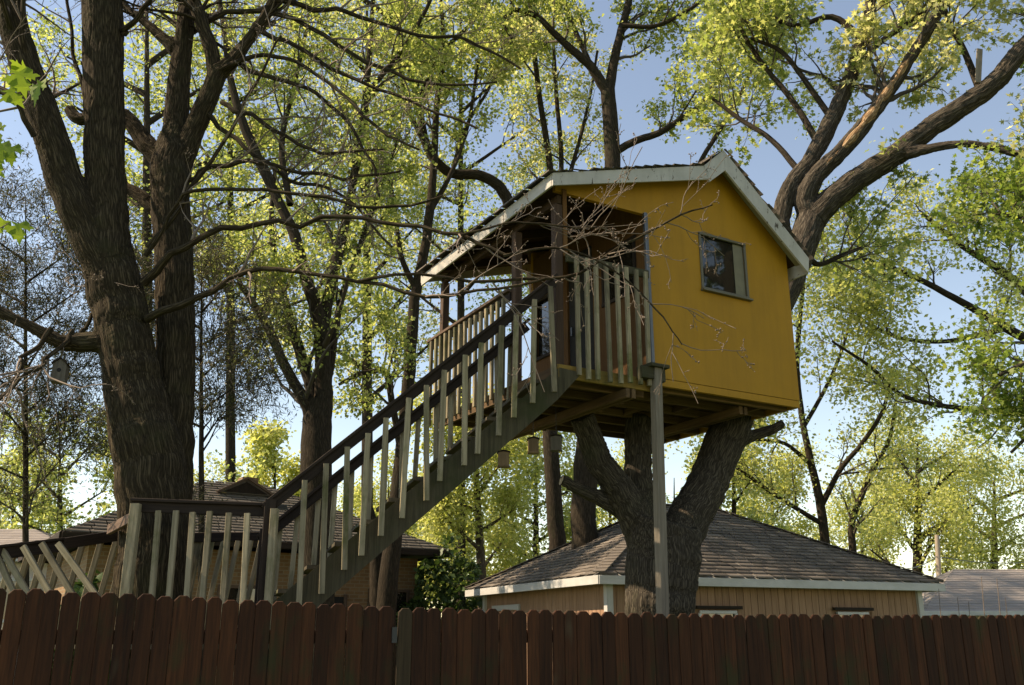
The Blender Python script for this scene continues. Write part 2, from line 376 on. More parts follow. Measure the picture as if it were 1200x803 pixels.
def grow(P, Rr, m, length, ang=(30, 65), up=0.15, t0=0.25, K=6, rk=0.55, rmin=0.003, wob=0.16, curl=0.03):
    """m children on every parent: arrays in, arrays out"""
    N_, Kp, _ = P.shape
    idx = np.repeat(np.arange(N_), m); n = len(idx)
    t = (t0 + (1 - t0) * RNG.random(n) ** 0.85) * (Kp - 1.001); i = t.astype(int); f = (t - i)[:, None]
    p = P[idx, i] * (1 - f) + P[idx, i + 1] * f
    r = (Rr[idx, i] * (1 - f[:, 0]) + Rr[idx, i + 1] * f[:, 0])
    tan = P[idx, i + 1] - P[idx, i]; tan /= np.linalg.norm(tan, axis=1, keepdims=True) + 1e-9
    q = RNG.normal(size=(n, 3)); q -= tan * np.sum(q * tan, 1, keepdims=True); q /= np.linalg.norm(q, axis=1, keepdims=True)
    a = np.radians(RNG.uniform(*ang, n))[:, None]
    d = tan * np.cos(a) + q * np.sin(a); d[:, 2] += up; d /= np.linalg.norm(d, axis=1, keepdims=True)
    ln = RNG.uniform(*length, n) * (1.15 - 0.5 * t / Kp)
    out = np.empty((n, K, 3)); out[:, 0] = p
    for k in range(1, K):
        d = d + RNG.normal(size=(n, 3)) * wob; d[:, 2] += curl; d /= np.linalg.norm(d, axis=1, keepdims=True)
        out[:, k] = out[:, k - 1] + d * (ln / (K - 1))[:, None]
    r0 = np.maximum(r * rk, rmin * 1.4); tt = np.linspace(0, 1, K)[None, :]
    return out, np.maximum(r0[:, None] * (1 - 0.8 * tt), rmin)
KITE = (np.array([(0, 0, 0), (0.38, 0.5, 0.06), (0, 1.0, -0.04), (-0.38, 0.5, 0.06)]), np.array([(0, 1, 2), (0, 2, 3)]))
MAPLE = (np.array([(0, 0, 0), (0.5, 0.12, 0.05), (0.22, 0.36, 0.02), (0.52, 0.66, 0.06), (0.14, 0.6, 0.0), (0, 1.05, -0.08),
                   (-0.14, 0.6, 0.0), (-0.52, 0.66, 0.06), (-0.22, 0.36, 0.02), (-0.5, 0.12, 0.05)]),
         np.array([(0, 1, 2), (2, 3, 4), (4, 5, 6), (6, 7, 8), (8, 9, 0), (0, 2, 8), (2, 4, 8), (4, 6, 8)]))
NEEDLE = (np.array([(0.03, 0, 0), (0.09, 0.5, 0.02), (0, 1.0, 0), (-0.09, 0.5, 0.0)]), np.array([(0, 1, 2), (0, 2, 3)]))
def leaves_mesh(name, pos, size, tmpl, loc, droop=0.35, flat=0.6, dirs=None):
    n = len(pos); T, TF = tmpl
    f = RNG.normal(size=(n, 3)) * 0.8
    if dirs is not None: f += dirs
    f[:, 2] -= droop; f /= np.linalg.norm(f, axis=1, keepdims=True)
    nn = RNG.normal(size=(n, 3)) * (1 - flat); nn[:, 2] += flat
    nn -= f * np.sum(nn * f, 1, keepdims=True); nn /= np.linalg.norm(nn, axis=1, keepdims=True) + 1e-9
    sd_ = np.cross(f, nn); s = (size * RNG.uniform(0.45, 1.4, n))[:, None, None]
    V = pos[:, None, :] + s * (T[None, :, 0:1] * sd_[:, None, :] + T[None, :, 1:2] * f[:, None, :] + T[None, :, 2:3] * nn[:, None, :])
    F = (TF[None] + (np.arange(n) * len(T))[:, None, None]).reshape(-1, 3)
    return mesh_np(name, V.reshape(-1, 3) - np.array(loc), F)
HU = np.array([0.866, 0.5, 0.0]); HV = np.array([-0.5, 0.866, 0.0])
HO = at(654, 430, 8.5); HO[2] = 0.0
def outside_house(p, pad=0.12):
    d = p - HO; a = d @ HU; b = d @ HV
    return ~((a > -0.3 - pad) & (a < 3.4 + pad) & (b > -0.25 - pad) & (b < 2.95 + pad) & (p[:, 2] > 3.7) & (p[:, 2] < 7.0 + pad))
def batch(limbs_, K=14):
    """resample limbs of any length to K points"""
    P = np.empty((len(limbs_), K, 3)); Q = np.empty((len(limbs_), K))
    for i, (p, r) in enumerate(limbs_):
        t = np.linspace(0, len(p) - 1, K)
        for c in range(3): P[i, :, c] = np.interp(t, np.arange(len(p)), p[:, c])
        Q[i] = np.interp(t, np.arange(len(p)), r)
    return P, Q
def foliage(root, loc, parents, n1, n2, n3, lens, nleaf, lsize, leafm, twigm, tmpl=KITE, t0=0.3, spread=0.10,
            up=(0.35, 0.15, 0.05), rk=0.45, crown='crown', keep=None, tw_sides=(6, 4, 3), droop=0.35, keepall=False, flat=0.6, up_leaf=0.0):
    P0, R0 = batch(parents)
    g = []
    P1, R1 = grow(P0, R0, n1, lens[0], (30, 70), up[0], t0, 8, rk, 0.006, 0.15, 0.02); P1, R1 = _k(P1, R1)
    P2, R2 = grow(P1, R1, n2, lens[1], (30, 65), up[1], 0.2, 6, 0.55, 0.004, 0.2, 0.02); P2, R2 = _k(P2, R2)
    P3, R3 = grow(P2, R2, n3, lens[2], (30, 65), up[2], 0.25, 4, 0.6, 0.0025, 0.22, 0.0); P3, R3 = _k(P3, R3)
    link('branches', tube_mesh('branches', [(P1, R1, tw_sides[0]), (P2, R2, tw_sides[1])] + ([(P3, R3, tw_sides[2])] if tw_sides[2] else []), loc), twigm, root, Matrix.Translation(Vector(loc)), True)['kind'] = 'stuff'
    if nleaf > 0:
        n = len(P3); idx = np.repeat(np.arange(n), nleaf); t = RNG.uniform(0.3, 3.0, len(idx)); i = np.minimum(t.astype(int), 2); f = (t - i)[:, None]
        pos = P3[idx, i] * (1 - f) + P3[idx, i + 1] * f + RNG.normal(size=(len(idx), 3)) * spread
        dr = P3[idx, i + 1] - P3[idx, i]; dr /= np.linalg.norm(dr, axis=1, keepdims=True) + 1e-9
        ok = outside_house(pos, 0.1); pos = pos[ok]; dr = dr[ok]
        o = link(crown, leaves_mesh(crown, pos, lsize, tmpl, loc, droop, flat, dr * 0.8), leafm, root, Matrix.Translation(Vector(loc)))
        o['kind'] = 'stuff'
    return P1, P2, P3, R3
def _k(P, Q):
    ok = np.all(np.stack([outside_house(P[:, k], 0.03) for k in range(P.shape[1])], 1), 1)
    return P[ok], Q[ok]
def solid_tree(name, limbs_, voxel, loc, disp=0.014, sc=1.0):
    """limbs fused into one continuous trunk with furrowed bark"""
    Vs, Fs, o = [], [], 0
    for p, r in limbs_:
        V, F, _ = tubes(p[None], r[None], 20); n = len(p)
        caps = [list(range(19, -1, -1)), list(range((n - 1) * 20, n * 20))]
        Vs.append(V); Fs += [tuple(int(i) + o for i in f) for f in F] + [tuple(i + o for i in c) for c in caps]; o += len(V)
    me = bpy.data.meshes.new('tmp'); me.from_pydata(np.vstack(Vs).tolist(), [], Fs)
    ob = bpy.data.objects.new('tmp', me); COL.objects.link(ob)
    md = ob.modifiers.new('r', 'REMESH'); md.mode = 'VOXEL'; md.voxel_size = voxel
    sm = ob.modifiers.new('s', 'SMOOTH'); sm.factor = 0.5; sm.iterations = 8
    dg = bpy.context.evaluated_depsgraph_get(); out = bpy.data.meshes.new_from_object(ob.evaluated_get(dg))
    bpy.data.objects.remove(ob); bpy.data.meshes.remove(me)
    n = len(out.vertices); V = np.empty(n * 3, np.float32); out.vertices.foreach_get('co', V); V = V.reshape(-1, 3).astype(float)
    NN = np.empty(n * 3, np.float32); out.vertices.foreach_get('normal', NN); NN = NN.reshape(-1, 3)
    best = np.full(n, 1e9); B = np.zeros((n, 3))
    for li, (p, r) in enumerate(limbs_):
        T = np.gradient(p, axis=0); T /= np.linalg.norm(T, axis=1, keepdims=True)
        e = np.array([1.0, 0, 0]) if abs(T[0, 0]) < 0.8 else np.array([0, 1.0, 0]); E1 = []
        for k in range(len(p)):
            e = e - T[k] * np.dot(e, T[k]); e /= np.linalg.norm(e); E1.append(e)
        ln = np.concatenate([[0], np.cumsum(np.linalg.norm(np.diff(p, axis=0), axis=1))])
        for k in range(len(p) - 1):
            ab = p[k + 1] - p[k]; L2 = np.dot(ab, ab); t = np.clip((V - p[k]) @ ab / L2, 0, 1)
            c = p[k] + t[:, None] * ab; d = V - c; dist = np.linalg.norm(d, axis=1) - (r[k] + (r[k + 1] - r[k]) * t)
            w = dist < best
            if not w.any(): continue
            best[w] = dist[w]; tw_ = t[w][:, None]; e1 = E1[k] * (1 - tw_) + E1[k + 1] * tw_; e2 = np.cross(T[k], E1[k]) * (1 - tw_) + np.cross(T[k + 1], E1[k + 1]) * tw_
            B[w, 0] = np.sum(d[w] * e1, 1); B[w, 1] = np.sum(d[w] * e2, 1); B[w, 2] = ln[k] + t[w] * (ln[k + 1] - ln[k])
    S = B * np.array([26.0, 26.0, 1.7]) * sc
    h = np.empty(n); pn = noise.noise; mv = Vector
    for i in range(n):
        x, y, z = S[i]; q = pn((x * 0.7, y * 0.7, z * 0.8))
        h[i] = abs(pn((x + 1.5 * q, y - 1.5 * q, z))) + 0.45 * abs(pn((x * 2.2, y * 2.2, z * 2.0 + 5)))
    V += NN * (np.clip(h, 0, 0.55) - 0.25)[:, None] * disp / 0.25
    V -= np.array(loc); out.vertices.foreach_set('co', V.astype(np.float32).ravel())
    a = out.attributes.new('bark', 'FLOAT_VECTOR', 'POINT'); a.data.foreach_set('vector', B.astype(np.float32).ravel())
    out.update(); out.name = name; return out

# ------------------------------------------------------------------ ground
gm = mesh_np('ground', np.array([(-900, -600, 0), (900, -600, 0), (900, 1800, 0), (-900, 1800, 0)]), np.array([(0, 1, 2, 3)]))
setp(link('ground', gm, M['grass']), kind='structure')

# ------------------------------------------------------------------ treehouse
DZ = 4.05
def H(a, b, z): return HO + HU * a + HV * b + np.array([0, 0, z])
Z3 = (0, 0, 1)
th = thing('treehouse', H(1.6, 1.2, 0), 'yellow wooden treehouse with white trimmed roof and covered porch on stout tree', 'treehouse')
def zr(a):   # top of the roof across the gable
    pts = [(-0.15, 5.975), (1.837, 6.581), (2.149, 6.863), (3.362, 5.79)]
    return float(np.interp(a, [p[0] for p in pts], [p[1] for p in pts]))
RT = 0.05
# gable wall with its window opening and porch header
def wt(a): return zr(a) - RT - 0.012
front = [[(1.145, 4.11), (1.877, 4.11), (1.877, wt(1.877)), (1.837, wt(1.837)), (1.145, wt(1.145))],
         [(1.877, 4.11), (2.535, 4.11), (2.535, 5.20), (1.877, 5.20)],
         [(1.877, 5.85), (2.535, 5.85), (2.535, wt(2.535)), (2.149, wt(2.149)), (1.877, wt(1.877))],
         [(2.535, 4.11), (3.2, 4.11), (3.2, wt(3.2)), (2.535, wt(2.535))],
         [(0.0, 5.90), (1.145, 5.90), (1.145, wt(1.145)), (0.0, wt(0.0))]]
prism('gable_wall', front, HU, Z3, HV, HO, 0.05, M['yellow'], th)
prism('wall_skirt', [(1.145, 4.03), (3.195, 4.03), (3.195, 4.104), (1.145, 4.104)], HU, Z3, HV, HO + HV * 0.003, 0.045, M['yellow'], th)
prism('side_wall', [(0.05, 4.03), (2.37, 4.03), (2.37, wt(3.2)), (0.05, wt(3.2))], HV, Z3, -HU, HO + HU * 3.2, 0.05, M['yellow'], th)
prism('back_wall', [(1.145, 4.03), (3.15, 4.03), (3.15, wt(3.15)), (2.149, wt(2.149)), (1.837, wt(1.837)), (1.145, wt(1.145))], HU, Z3, HV, HO + HV * 2.32, 0.05, M['yellow'], th)
# inner porch wall: window, doorway, far window openings
iw = [[(0.05, 4.05), (0.22, 4.05), (0.22, 6.2), (0.05, 6.2)], [(0.22, 4.05), (0.80, 4.05), (0.80, 5.12), (0.22, 5.12)], [(0.22, 5.72), (0.80, 5.72), (0.80, 6.2), (0.22, 6.2)],
      [(0.80, 4.05), (1.02, 4.05), (1.02, 6.2), (0.80, 6.2)], [(1.02, 5.95), (1.55, 5.95), (1.55, 6.2), (1.02, 6.2)], [(1.55, 4.05), (1.8, 4.05), (1.8, 6.2), (1.55, 6.2)],
      [(1.8, 4.05), (2.25, 4.05), (2.25, 4.85), (1.8, 4.85)], [(1.8, 5.6), (2.25, 5.6), (2.25, 6.2), (1.8, 6.2)], [(2.25, 4.05), (2.32, 4.05), (2.32, 6.2), (2.25, 6.2)]]
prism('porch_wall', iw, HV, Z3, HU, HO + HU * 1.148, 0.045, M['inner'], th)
def window(b0, b1, z0, z1, name, parent):
    w = prism(name, [(b0 + 0.002, z0 + 0.002), (b1 - 0.002, z0 + 0.002), (b1 - 0.002, z1 - 0.002), (b0 + 0.002, z1 - 0.002)], HV, Z3, HU, HO + HU * 1.172, 0.006, M['glass'], parent)
    for z in (z0, z1): piece('frame', H(1.14, b0 - 0.03, z), H(1.14, b1 + 0.03, z), 0.03, 0.04, M['rail'], w)
    for b in (b0, b1): piece('frame', H(1.137, b, z0 + 0.02), H(1.137, b, z1 - 0.02), 0.035, 0.03, M['rail'], w, up=HU)
window(0.22, 0.80, 5.12, 5.72, 'porch_window', th); window(1.8, 2.25, 4.85, 5.6, 'porch_window', th)
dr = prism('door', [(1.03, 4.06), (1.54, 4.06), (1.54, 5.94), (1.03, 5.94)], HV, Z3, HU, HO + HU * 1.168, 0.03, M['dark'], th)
piece('handle', H(1.15, 1.47, 4.95), H(1.15, 1.47, 5.05), 0.02, 0.02, M['metal'], dr, up=HU)
# gable window
gw = prism('window', [(1.88, 5.203), (2.532, 5.203), (2.532, 5.847), (1.88, 5.847)], HU, Z3, HV, HO + HV * 0.022, 0.006, M['glass'], th)
for z in (5.203, 5.847): piece('frame', H(1.86, -0.006, z), H(2.553, -0.006, z), 0.028, 0.030, M['winframe'], gw)
for a in (1.877, 2.535): piece('frame', H(a, -0.004, 5.218), H(a, -0.004, 5.832), 0.03, 0.024, M['winframe'], gw, up=HV)
prism('curtain', [(2.375, 5.22), (2.52, 5.22), (2.52, 5.83), (2.375, 5.83)], HU, Z3, HV, HO + HV * 0.012, 0.004, M['curtain'], gw)
piece('sill', H(1.85, -0.02, 5.178), H(2.57, -0.02, 5.178), 0.06, 0.022, M['winframe'], gw)
# roof planes with shingles, undersides and fascias
roof = thing('tmp', (0, 0, 0), '', ''); bpy.data.objects.remove(roof)
prof = [(-0.13, zr(-0.13)), (1.837, 6.581), (2.149, 6.863), (3.345, zr(3.345))]
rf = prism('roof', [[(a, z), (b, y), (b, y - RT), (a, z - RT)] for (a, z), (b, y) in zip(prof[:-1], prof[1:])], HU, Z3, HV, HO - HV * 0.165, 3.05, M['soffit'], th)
for (a, z), (b, y) in zip(prof[:-1], prof[1:]):
    lo_, hi_ = ((a, z), (b, y)) if z < y else ((b, y), (a, z))
    ex = -0.05 if lo_[0] < 0 else (0.05 if lo_[0] > 3 else 0)
    o = shingles('shingle', H(lo_[0] + ex, -0.215, lo_[1] - abs(ex) * 0.5), H(lo_[0] + ex, 2.92, lo_[1] - abs(ex) * 0.5), H(hi_[0], -0.215, hi_[1]), H(hi_[0], 2.92, hi_[1]), M['shingle'], rf, 0.14, 0.3, 0.014, 0.016)
for sv in (-0.19, 2.886):
    prism('fascia', [(-0.15, 5.972), (1.835, 6.578), (1.905, 6.43), (-0.15, 5.838)], HU, Z3, HV, HO + HV * sv, 0.024, M['white'], rf)
    prism('fascia', [(1.838, 6.579), (2.147, 6.858), (2.147, 6.60), (1.908, 6.40)], HU, Z3, HV, HO + HV * (sv - 0.004), 0.026, M['white'], rf)
    prism('fascia', [(2.15, 6.858), (3.362, 5.785), (3.33, 5.60), (2.15, 6.605)], HU, Z3, HV, HO + HV * (sv - 0.004), 0.026, M['white'], rf)
piece('fascia', H(-0.142, -0.165, 5.907), H(-0.142, 2.885, 5.86), 0.024, 0.136, M['white'], rf)
piece('fascia', H(3.352, -0.165, 5.69), H(3.352, 2.885, 5.69), 0.022, 0.17, M['white'], rf)
for (a, z), (b, y) in zip(prof[:-1], prof[1:]):   # pale soffit boards under the gable overhang
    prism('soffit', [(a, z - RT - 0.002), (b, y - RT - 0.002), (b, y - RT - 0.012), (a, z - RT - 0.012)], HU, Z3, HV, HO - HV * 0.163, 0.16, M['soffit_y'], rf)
for b in (0.45, 0.95, 1.45, 1.95, 2.45):
    piece('rafter', H(-0.12, b, zr(-0.12) - RT - 0.05), H(1.14, b, zr(1.14) - RT - 0.05), 0.038, 0.09, M['soffit'], rf)
piece('eave_beam', H(0.03, -0.02, 5.80), H(0.03, 2.62, 5.80), 0.05, 0.09, M['soffit'], th)
# porch posts
for b, z1 in ((0.03, 5.75), (0.82, 5.75), (2.57, 5.75)):
    piece('porch_post', H(0.02, b, 4.05), H(0.03, b, z1), 0.085, 0.085, M['post_brown'], th, up=HV)
piece('corner_pipe', H(1.115, -0.03, 4.03), H(1.115, -0.02, 5.9), 0.045, 0.045, M['metal'], th, up=HV, c=0.012)
piece('corner_post', H(0.10, -0.008, 5.2), H(0.10, -0.008, 5.93), 0.05, 0.02, M['inner'], th, up=HV)
# deck: boards, rims, joists, beams
dk = prism('deck', [(0.0, 3.995), (1.14, 3.995), (1.14, 4.02), (0.0, 4.02)], HU, Z3, HV, HO + HV * 0.02, 2.6, M['joist'], th)
for i in range(9):
    piece('deck_board', H(0.005 + i * 0.1265 + 0.06, 0.0, 4.036), H(0.005 + i * 0.1265 + 0.06, 2.66, 4.036), 0.12, 0.028, M['tread'], dk)
prism('house_floor', [(1.15, 4.09), (3.145, 4.09), (3.145, 4.11), (1.15, 4.11)], HU, Z3, HV, HO + HV * 0.05, 2.27, M['joist'], th)
piece('rim_board', H(-0.02, -0.022, 4.005), H(1.14, -0.022, 4.005), 0.036, 0.13, M['deck_rim'], dk)
piece('rim_board', H(-0.022, 0.0, 3.99), H(-0.022, 2.66, 3.99), 0.034, 0.13, M['joist'], dk)
for b in (0.16, 0.50, 0.88, 1.26, 1.64, 2.02, 2.30):
    piece('joist', H(1.0, b, 4.048), H(3.14, b, 4.048), 0.04, 0.08, M['joist'], th)
    piece('joist', H(0.0, b, 3.955), H(1.12, b, 3.955), 0.04, 0.075, M['joist'], th)
for a in (0.74, 0.81): piece('beam', H(a, -0.10, 3.87), H(a, 2.45, 3.87), 0.045, 0.09, M['joist'], th)
for a in (2.5, 2.57): piece('beam', H(a, 0.2, 3.962), H(a, 2.3, 3.962), 0.045, 0.09, M['joist'], th)
for a, b in ((1.5, 0.19), (2.1, 0.53), (1.7, 0.91), (2.8, 0.19), (2.6, 1.29)): piece('block', H(a, b, 4.05), H(a, b + 0.32, 4.05), 0.04, 0.07, M['joist'], th)
# tall support post
sp = piece('support_post', H(0.99, -0.115, 0.0), H(1.085, -0.115, 4.16), 0.088, 0.088, M['post'], th, up=HV)
piece('post_cap', H(0.97, -0.115, 4.175), H(1.20, -0.115, 4.175), 0.16, 0.035, M['stringer'], sp)
piece('bracket', H(0.89, -0.10, 4.10), H(1.035, -0.10, 4.10), 0.09, 0.12, M['stringer'], sp)
piece('bracket', H(1.135, -0.10, 4.09), H(1.18, -0.10, 4.09), 0.09, 0.13, M['stringer'], sp)
# porch railings
rl = piece('front_railing', H(0.08, -0.055, 5.165), H(1.09, -0.055, 5.185), 0.035, 0.085, M['stringer'], th)
for i in range(8):
    a = 0.17 + i * 0.122 + random.uniform(-0.012, 0.012)
    piece('baluster', H(a + random.uniform(-.012, .012), -0.095, 3.975 + random.uniform(-.03, .02)), H(a, -0.095, 5.185), 0.042, 0.036, M['baluster'], rl, up=HV)
sr = piece('side_railing', H(-0.02, 0.86, 5.10), H(-0.02, 2.86, 5.06), 0.10, 0.035, M['cap'], th)
piece('rail', H(-0.02, 0.86, 5.035), H(-0.02, 2.84, 4.995), 0.036, 0.085, M['rail'], sr)
for i in range(15):
    b = 0.95 + i * 0.127
    piece('baluster', H(-0.06, b + random.uniform(-.02, .02), 3.98), H(-0.06, b, 5.03), 0.036, 0.042, M['baluster'], sr, up=HV)

# ------------------------------------------------------------------ staircase
SD = np.array([-0.96, -0.28, 0.0]); SNn = np.array([-0.28, 0.96, 0.0]); SS = at(652, 436, 8.45); SS[2] = 0
def Sx(s, w, z): return SS + SD * s + SNn * w + np.array([0, 0, z])
st = thing('staircase', Sx(2.2, 0.4, 0), 'mossy wooden staircase with pale balusters rising to the treehouse porch', 'staircase')
rz = lambda s: 4.944 - 0.896 * s            # top of the near handrail
sb = lambda s: 3.712 - 0.90 * s            # underside of the stringer
th_ = 0.36
for w in (0.0, 0.80):
    prism('stringer', [(-0.26, 4.0), (-0.03, 4.035), (2.62, 4.05 - 0.885 * 2.64), (2.62, sb(2.62)), (0.0, sb(0.0))], SD, Z3, SNn, Sx(0, w, 0), 0.045, M['stringer'], st)
n_tr = 12
for i in range(n_tr):
    s = 0.10 + i * 0.218; z = 4.05 - 0.885 * (s + 0.05) - 0.02
    piece('tread', Sx(s, 0.047, z), Sx(s, 0.798, z), 0.25, 0.035, M['tread'], st)
for w, dz, nm in ((-0.03, 0.0, 'handrail'), (0.86, -0.17, 'handrail')):
    hr = piece(nm, Sx(0.02, w, rz(0.02) - 0.05 + dz), Sx(2.56, w, rz(2.56) - 0.05 + dz), 0.036, 0.085, M['rail'], st)
    piece('rail_cap', Sx(0.0, w, rz(0.0) + 0.012 + dz), Sx(2.58, w, rz(2.58) + 0.012 + dz), 0.085, 0.026, M['rail'], hr)
    out = -0.04 if w < 0.4 else 0.04
    n = 14 if w < 0.4 else 15
    for i in range(n):
        s = 0.06 + i * (2.27 - 0.06) / (n - 1) + random.uniform(-0.015, 0.015) + (0.115 if w > 0.4 else 0)
        zt = rz(s) - 0.075 + dz + random.uniform(-0.015, 0.012); zb = sb(s) + 0.14 + random.uniform(-0.03, 0.03)
        piece('baluster', Sx(s + random.uniform(-0.03, 0.03), w + out, zb), Sx(s, w + out, zt), 0.046, 0.036, M['baluster'], st, up=SNn)
for w in (-0.03, 0.86):
    piece('newel_post', Sx(2.52, w, 0.0), Sx(2.52, w, rz(2.52) + (0 if w < 0 else -0.15)), 0.09, 0.09, M['rail'], st, up=SNn)

# ------------------------------------------------------------------ landing at the foot of the stairs
LY = 7.62
ld = thing('landing', at(240, 760, 8.1) * np.array([1, 1, 0]), 'raised wooden landing with brown rails and leaning pale balusters at stair foot', 'landing')
A = at(157, 594, LY); B = at(321, 600, LY + 0.12)
FZ = 1.62
fr = piece('front_rail', A + np.array([-0.02, 0, 0]), B, 0.036, 0.085, M['rail'], ld)
piece('rail_cap', A + np.array([-0.02, 0, 0.055]), B + np.array([0.02, 0, 0.055]), 0.09, 0.026, M['rail'], fr)
for (x0, y0, x1, y1) in ((186, 599, 177, 712), (206.5, 599, 197, 712), (226, 600, 218, 714), (246, 600, 236, 716), (268.5, 601, 260, 718), (290, 601, 284, 720)):
    piece('baluster', at(x1, y1, LY - 0.03), at(x0, y0, LY - 0.03 + 0.04), 0.044, 0.036, M['baluster'], fr, up=(0, 1, 0))
piece('post', at(142, 742, LY - 0.03), at(160, 590, LY - 0.03), 0.075, 0.075, M['baluster'], ld, up=(0, 1, 0))
piece('post', at(312, 742, LY + 0.03), at(322, 597, LY + 0.05), 0.06, 0.06, M['baluster'], ld, up=(0, 1, 0))
BY = 9.1
C0 = at(140, 631, BY - 0.15); C1 = at(316, 629, BY)
br = piece('back_rail', C0, C1, 0.036, 0.09, M['rail'], ld)
for x in (148, 233, 247, 262, 279, 294, 306):
    q = at(x, 634, BY - 0.05); piece('baluster', q + np.array([-0.08 - random.random() * 0.05, 0, -0.85]), q, 0.07 if x in (233, 247) else 0.045, 0.03, M['baluster'], br, up=(0, 1, 0))
piece('side_rail', at(128, 621, LY + 0.6), at(158, 605, LY + 0.05), 0.036, 0.085, M['cap'], ld)
D0 = at(-40, 654, 7.9); D1 = at(72, 640, 8.45); D2 = at(143, 627, 8.95)
l1 = piece('ramp_rail', D0, D1, 0.036, 0.10, M['rail'], ld); l2 = piece('ramp_rail', D1 + np.array([0.01, 0, 0.02]), D2, 0.036, 0.10, M['rail'], ld)
piece('rail_cap', D0 + np.array([0, 0, 0.062]), D1 + np.array([0, 0, 0.062]), 0.09, 0.024, M['rail'], l1)
for x in (-14, 18, 36, 54, 75, 97, 118, 136):
    f = (x + 40) / 183; q = D0 * (1 - f) + D2 * f + np.array([0, 0.04, -0.01]); xo = at(x, 640, q[1]); q[0] = xo[0]
    piece('baluster', q + np.array([-0.13, 0, -0.80]), q, 0.05, 0.036, M['baluster'], l1, up=(0, 1, 0))
for (x0, y0, x1, y1) in ((-8, 640, 18, 700), (3, 645, 38, 705), (27, 640, 64, 705), (49, 637, 90, 705), (68, 637, 118, 705)):
    piece('loose_baluster', at(x1, y1, 8.05), at(x0, y0, 8.1), 0.05, 0.036, M['baluster'], ld, up=(0, 1, 0))
Lc = [(-2.75, 7.55), (-1.9, 7.72), (-2.0, 9.15), (-3.9, 9.0), (-4.3, 8.0)]
fl = prism('landing_floor', Lc, (1, 0, 0), (0, 1, 0), Z3, (0, 0, FZ - 0.1), 0.06, M['tread'], ld)
for (x, y) in Lc: piece('leg', (x * 0.97 - 0.05, y * 1.0 + (0.06 if y < 8.5 else -0.06), 0), (x * 0.97 - 0.05, y + (0.06 if y < 8.5 else -0.06), FZ - 0.11), 0.09, 0.09, M['rail'], fl, up=(0, 1, 0))

# ------------------------------------------------------------------ board fence in two sections
def fence_y(X): return 6.78 + 0.378 * X
fd = np.array([1, 0.378, 0]); fd /= np.linalg.norm(fd); fnrm = np.array([fd[1], -fd[0], 0.0])
DOG = {}
def dog_board(w, h, t, material):
    k = (w, h, material.name)
    if k in DOG: return DOG[k]
    c = w * 0.27; q = [(-w / 2, 0), (w / 2, 0), (w / 2, h - c), (w / 2 - c, h), (-w / 2 + c, h), (-w / 2, h - c)]
    n = len(q); e = 0.0045; fx = (w - 2 * e) / w
    V = [(x * fx, -t / 2, z - (0.003 if z > 0 else 0)) for x, z in q] + [(x, -t / 2 + e, z) for x, z in q] + [(x, t / 2, z) for x, z in q]
    F = [tuple(range(n)), tuple(range(3 * n - 1, 2 * n - 1, -1))] + [(k * n + i, (k + 1) * n + i, (k + 1) * n + (i + 1) % n, k * n + (i + 1) % n) for k in (0, 1) for i in range(n)]
    me = bpy.data.meshes.new('board'); me.from_pydata(V, [], F); me.materials.append(material); DOG[k] = me; return me
def fence(X0, X1, ztop, label, n_old):
    ft = thing('board_fence', (X0, fence_y(X0), 0), label, 'fence')
    X = X0; i = 0; ang = math.atan2(fd[1], fd[0])
    while X < X1:
        w = random.choice((0.092, 0.097, 0.097, 0.102, 0.088, 0.107)); gap = random.choice((0.001, 0.001, 0.0015, 0.002, 0.004))
        xc = X + (w / 2) * fd[0]; zt = ztop(xc) + random.uniform(-0.009, 0.007)
        h = round(zt - 0.04, 2) + 0.005 * (i % 2)
        Mx = Matrix.Translation((xc, fence_y(xc), zt - h)) @ Matrix.Rotation(ang, 4, 'Z') @ Matrix.Rotation(random.uniform(-0.003, 0.003), 4, 'Y') @ Matrix.Rotation(random.uniform(-0.03, 0.03), 4, 'Z')
        link('board', dog_board(w, h, 0.016, M['fence_old'] if i in n_old else M['fence']), None, ft, Mx)
        X += (w + gap) * fd[0]; i += 1
    a = np.array([X0, fence_y(X0), 0]) - fnrm * 0.032; b = np.array([X, fence_y(X), 0]) - fnrm * 0.032
    for z in (0.35, 1.0, 1.62): piece('rail', a + np.array([0, 0, z]), b + np.array([0, 0, z]), 0.04, 0.085, M['fence'], ft)
    x = X0 + 0.1
    while x < X1:
        q = np.array([x, fence_y(x), 0]) - fnrm * 0.10; piece('post', q, q + np.array([0, 0, 1.72]), 0.085, 0.085, M['fence'], ft, up=fd); x += 2.2
    return ft
fl_ = fence(-3.9, -0.80, lambda x: 1.897 + (x + 2.97) * (-0.085 / 2.2), 'dark red-brown dog-eared board fence section below the landing and staircase', ())
fr_ = fence(-0.765, 6.2, lambda x: 1.800 - 0.022 * min(max(x / 1.6, 0), 1) + 0.004 * max(x - 2, 0), 'dark red-brown dog-eared board fence section below the treehouse and garage', (0,))
q = np.array([-0.785, fence_y(-0.785), 1.58]) + fnrm * 0.015
piece('latch', q, q + np.array([0, 0, 0.10]), 0.035, 0.02, M['black'], fr_, up=fnrm)

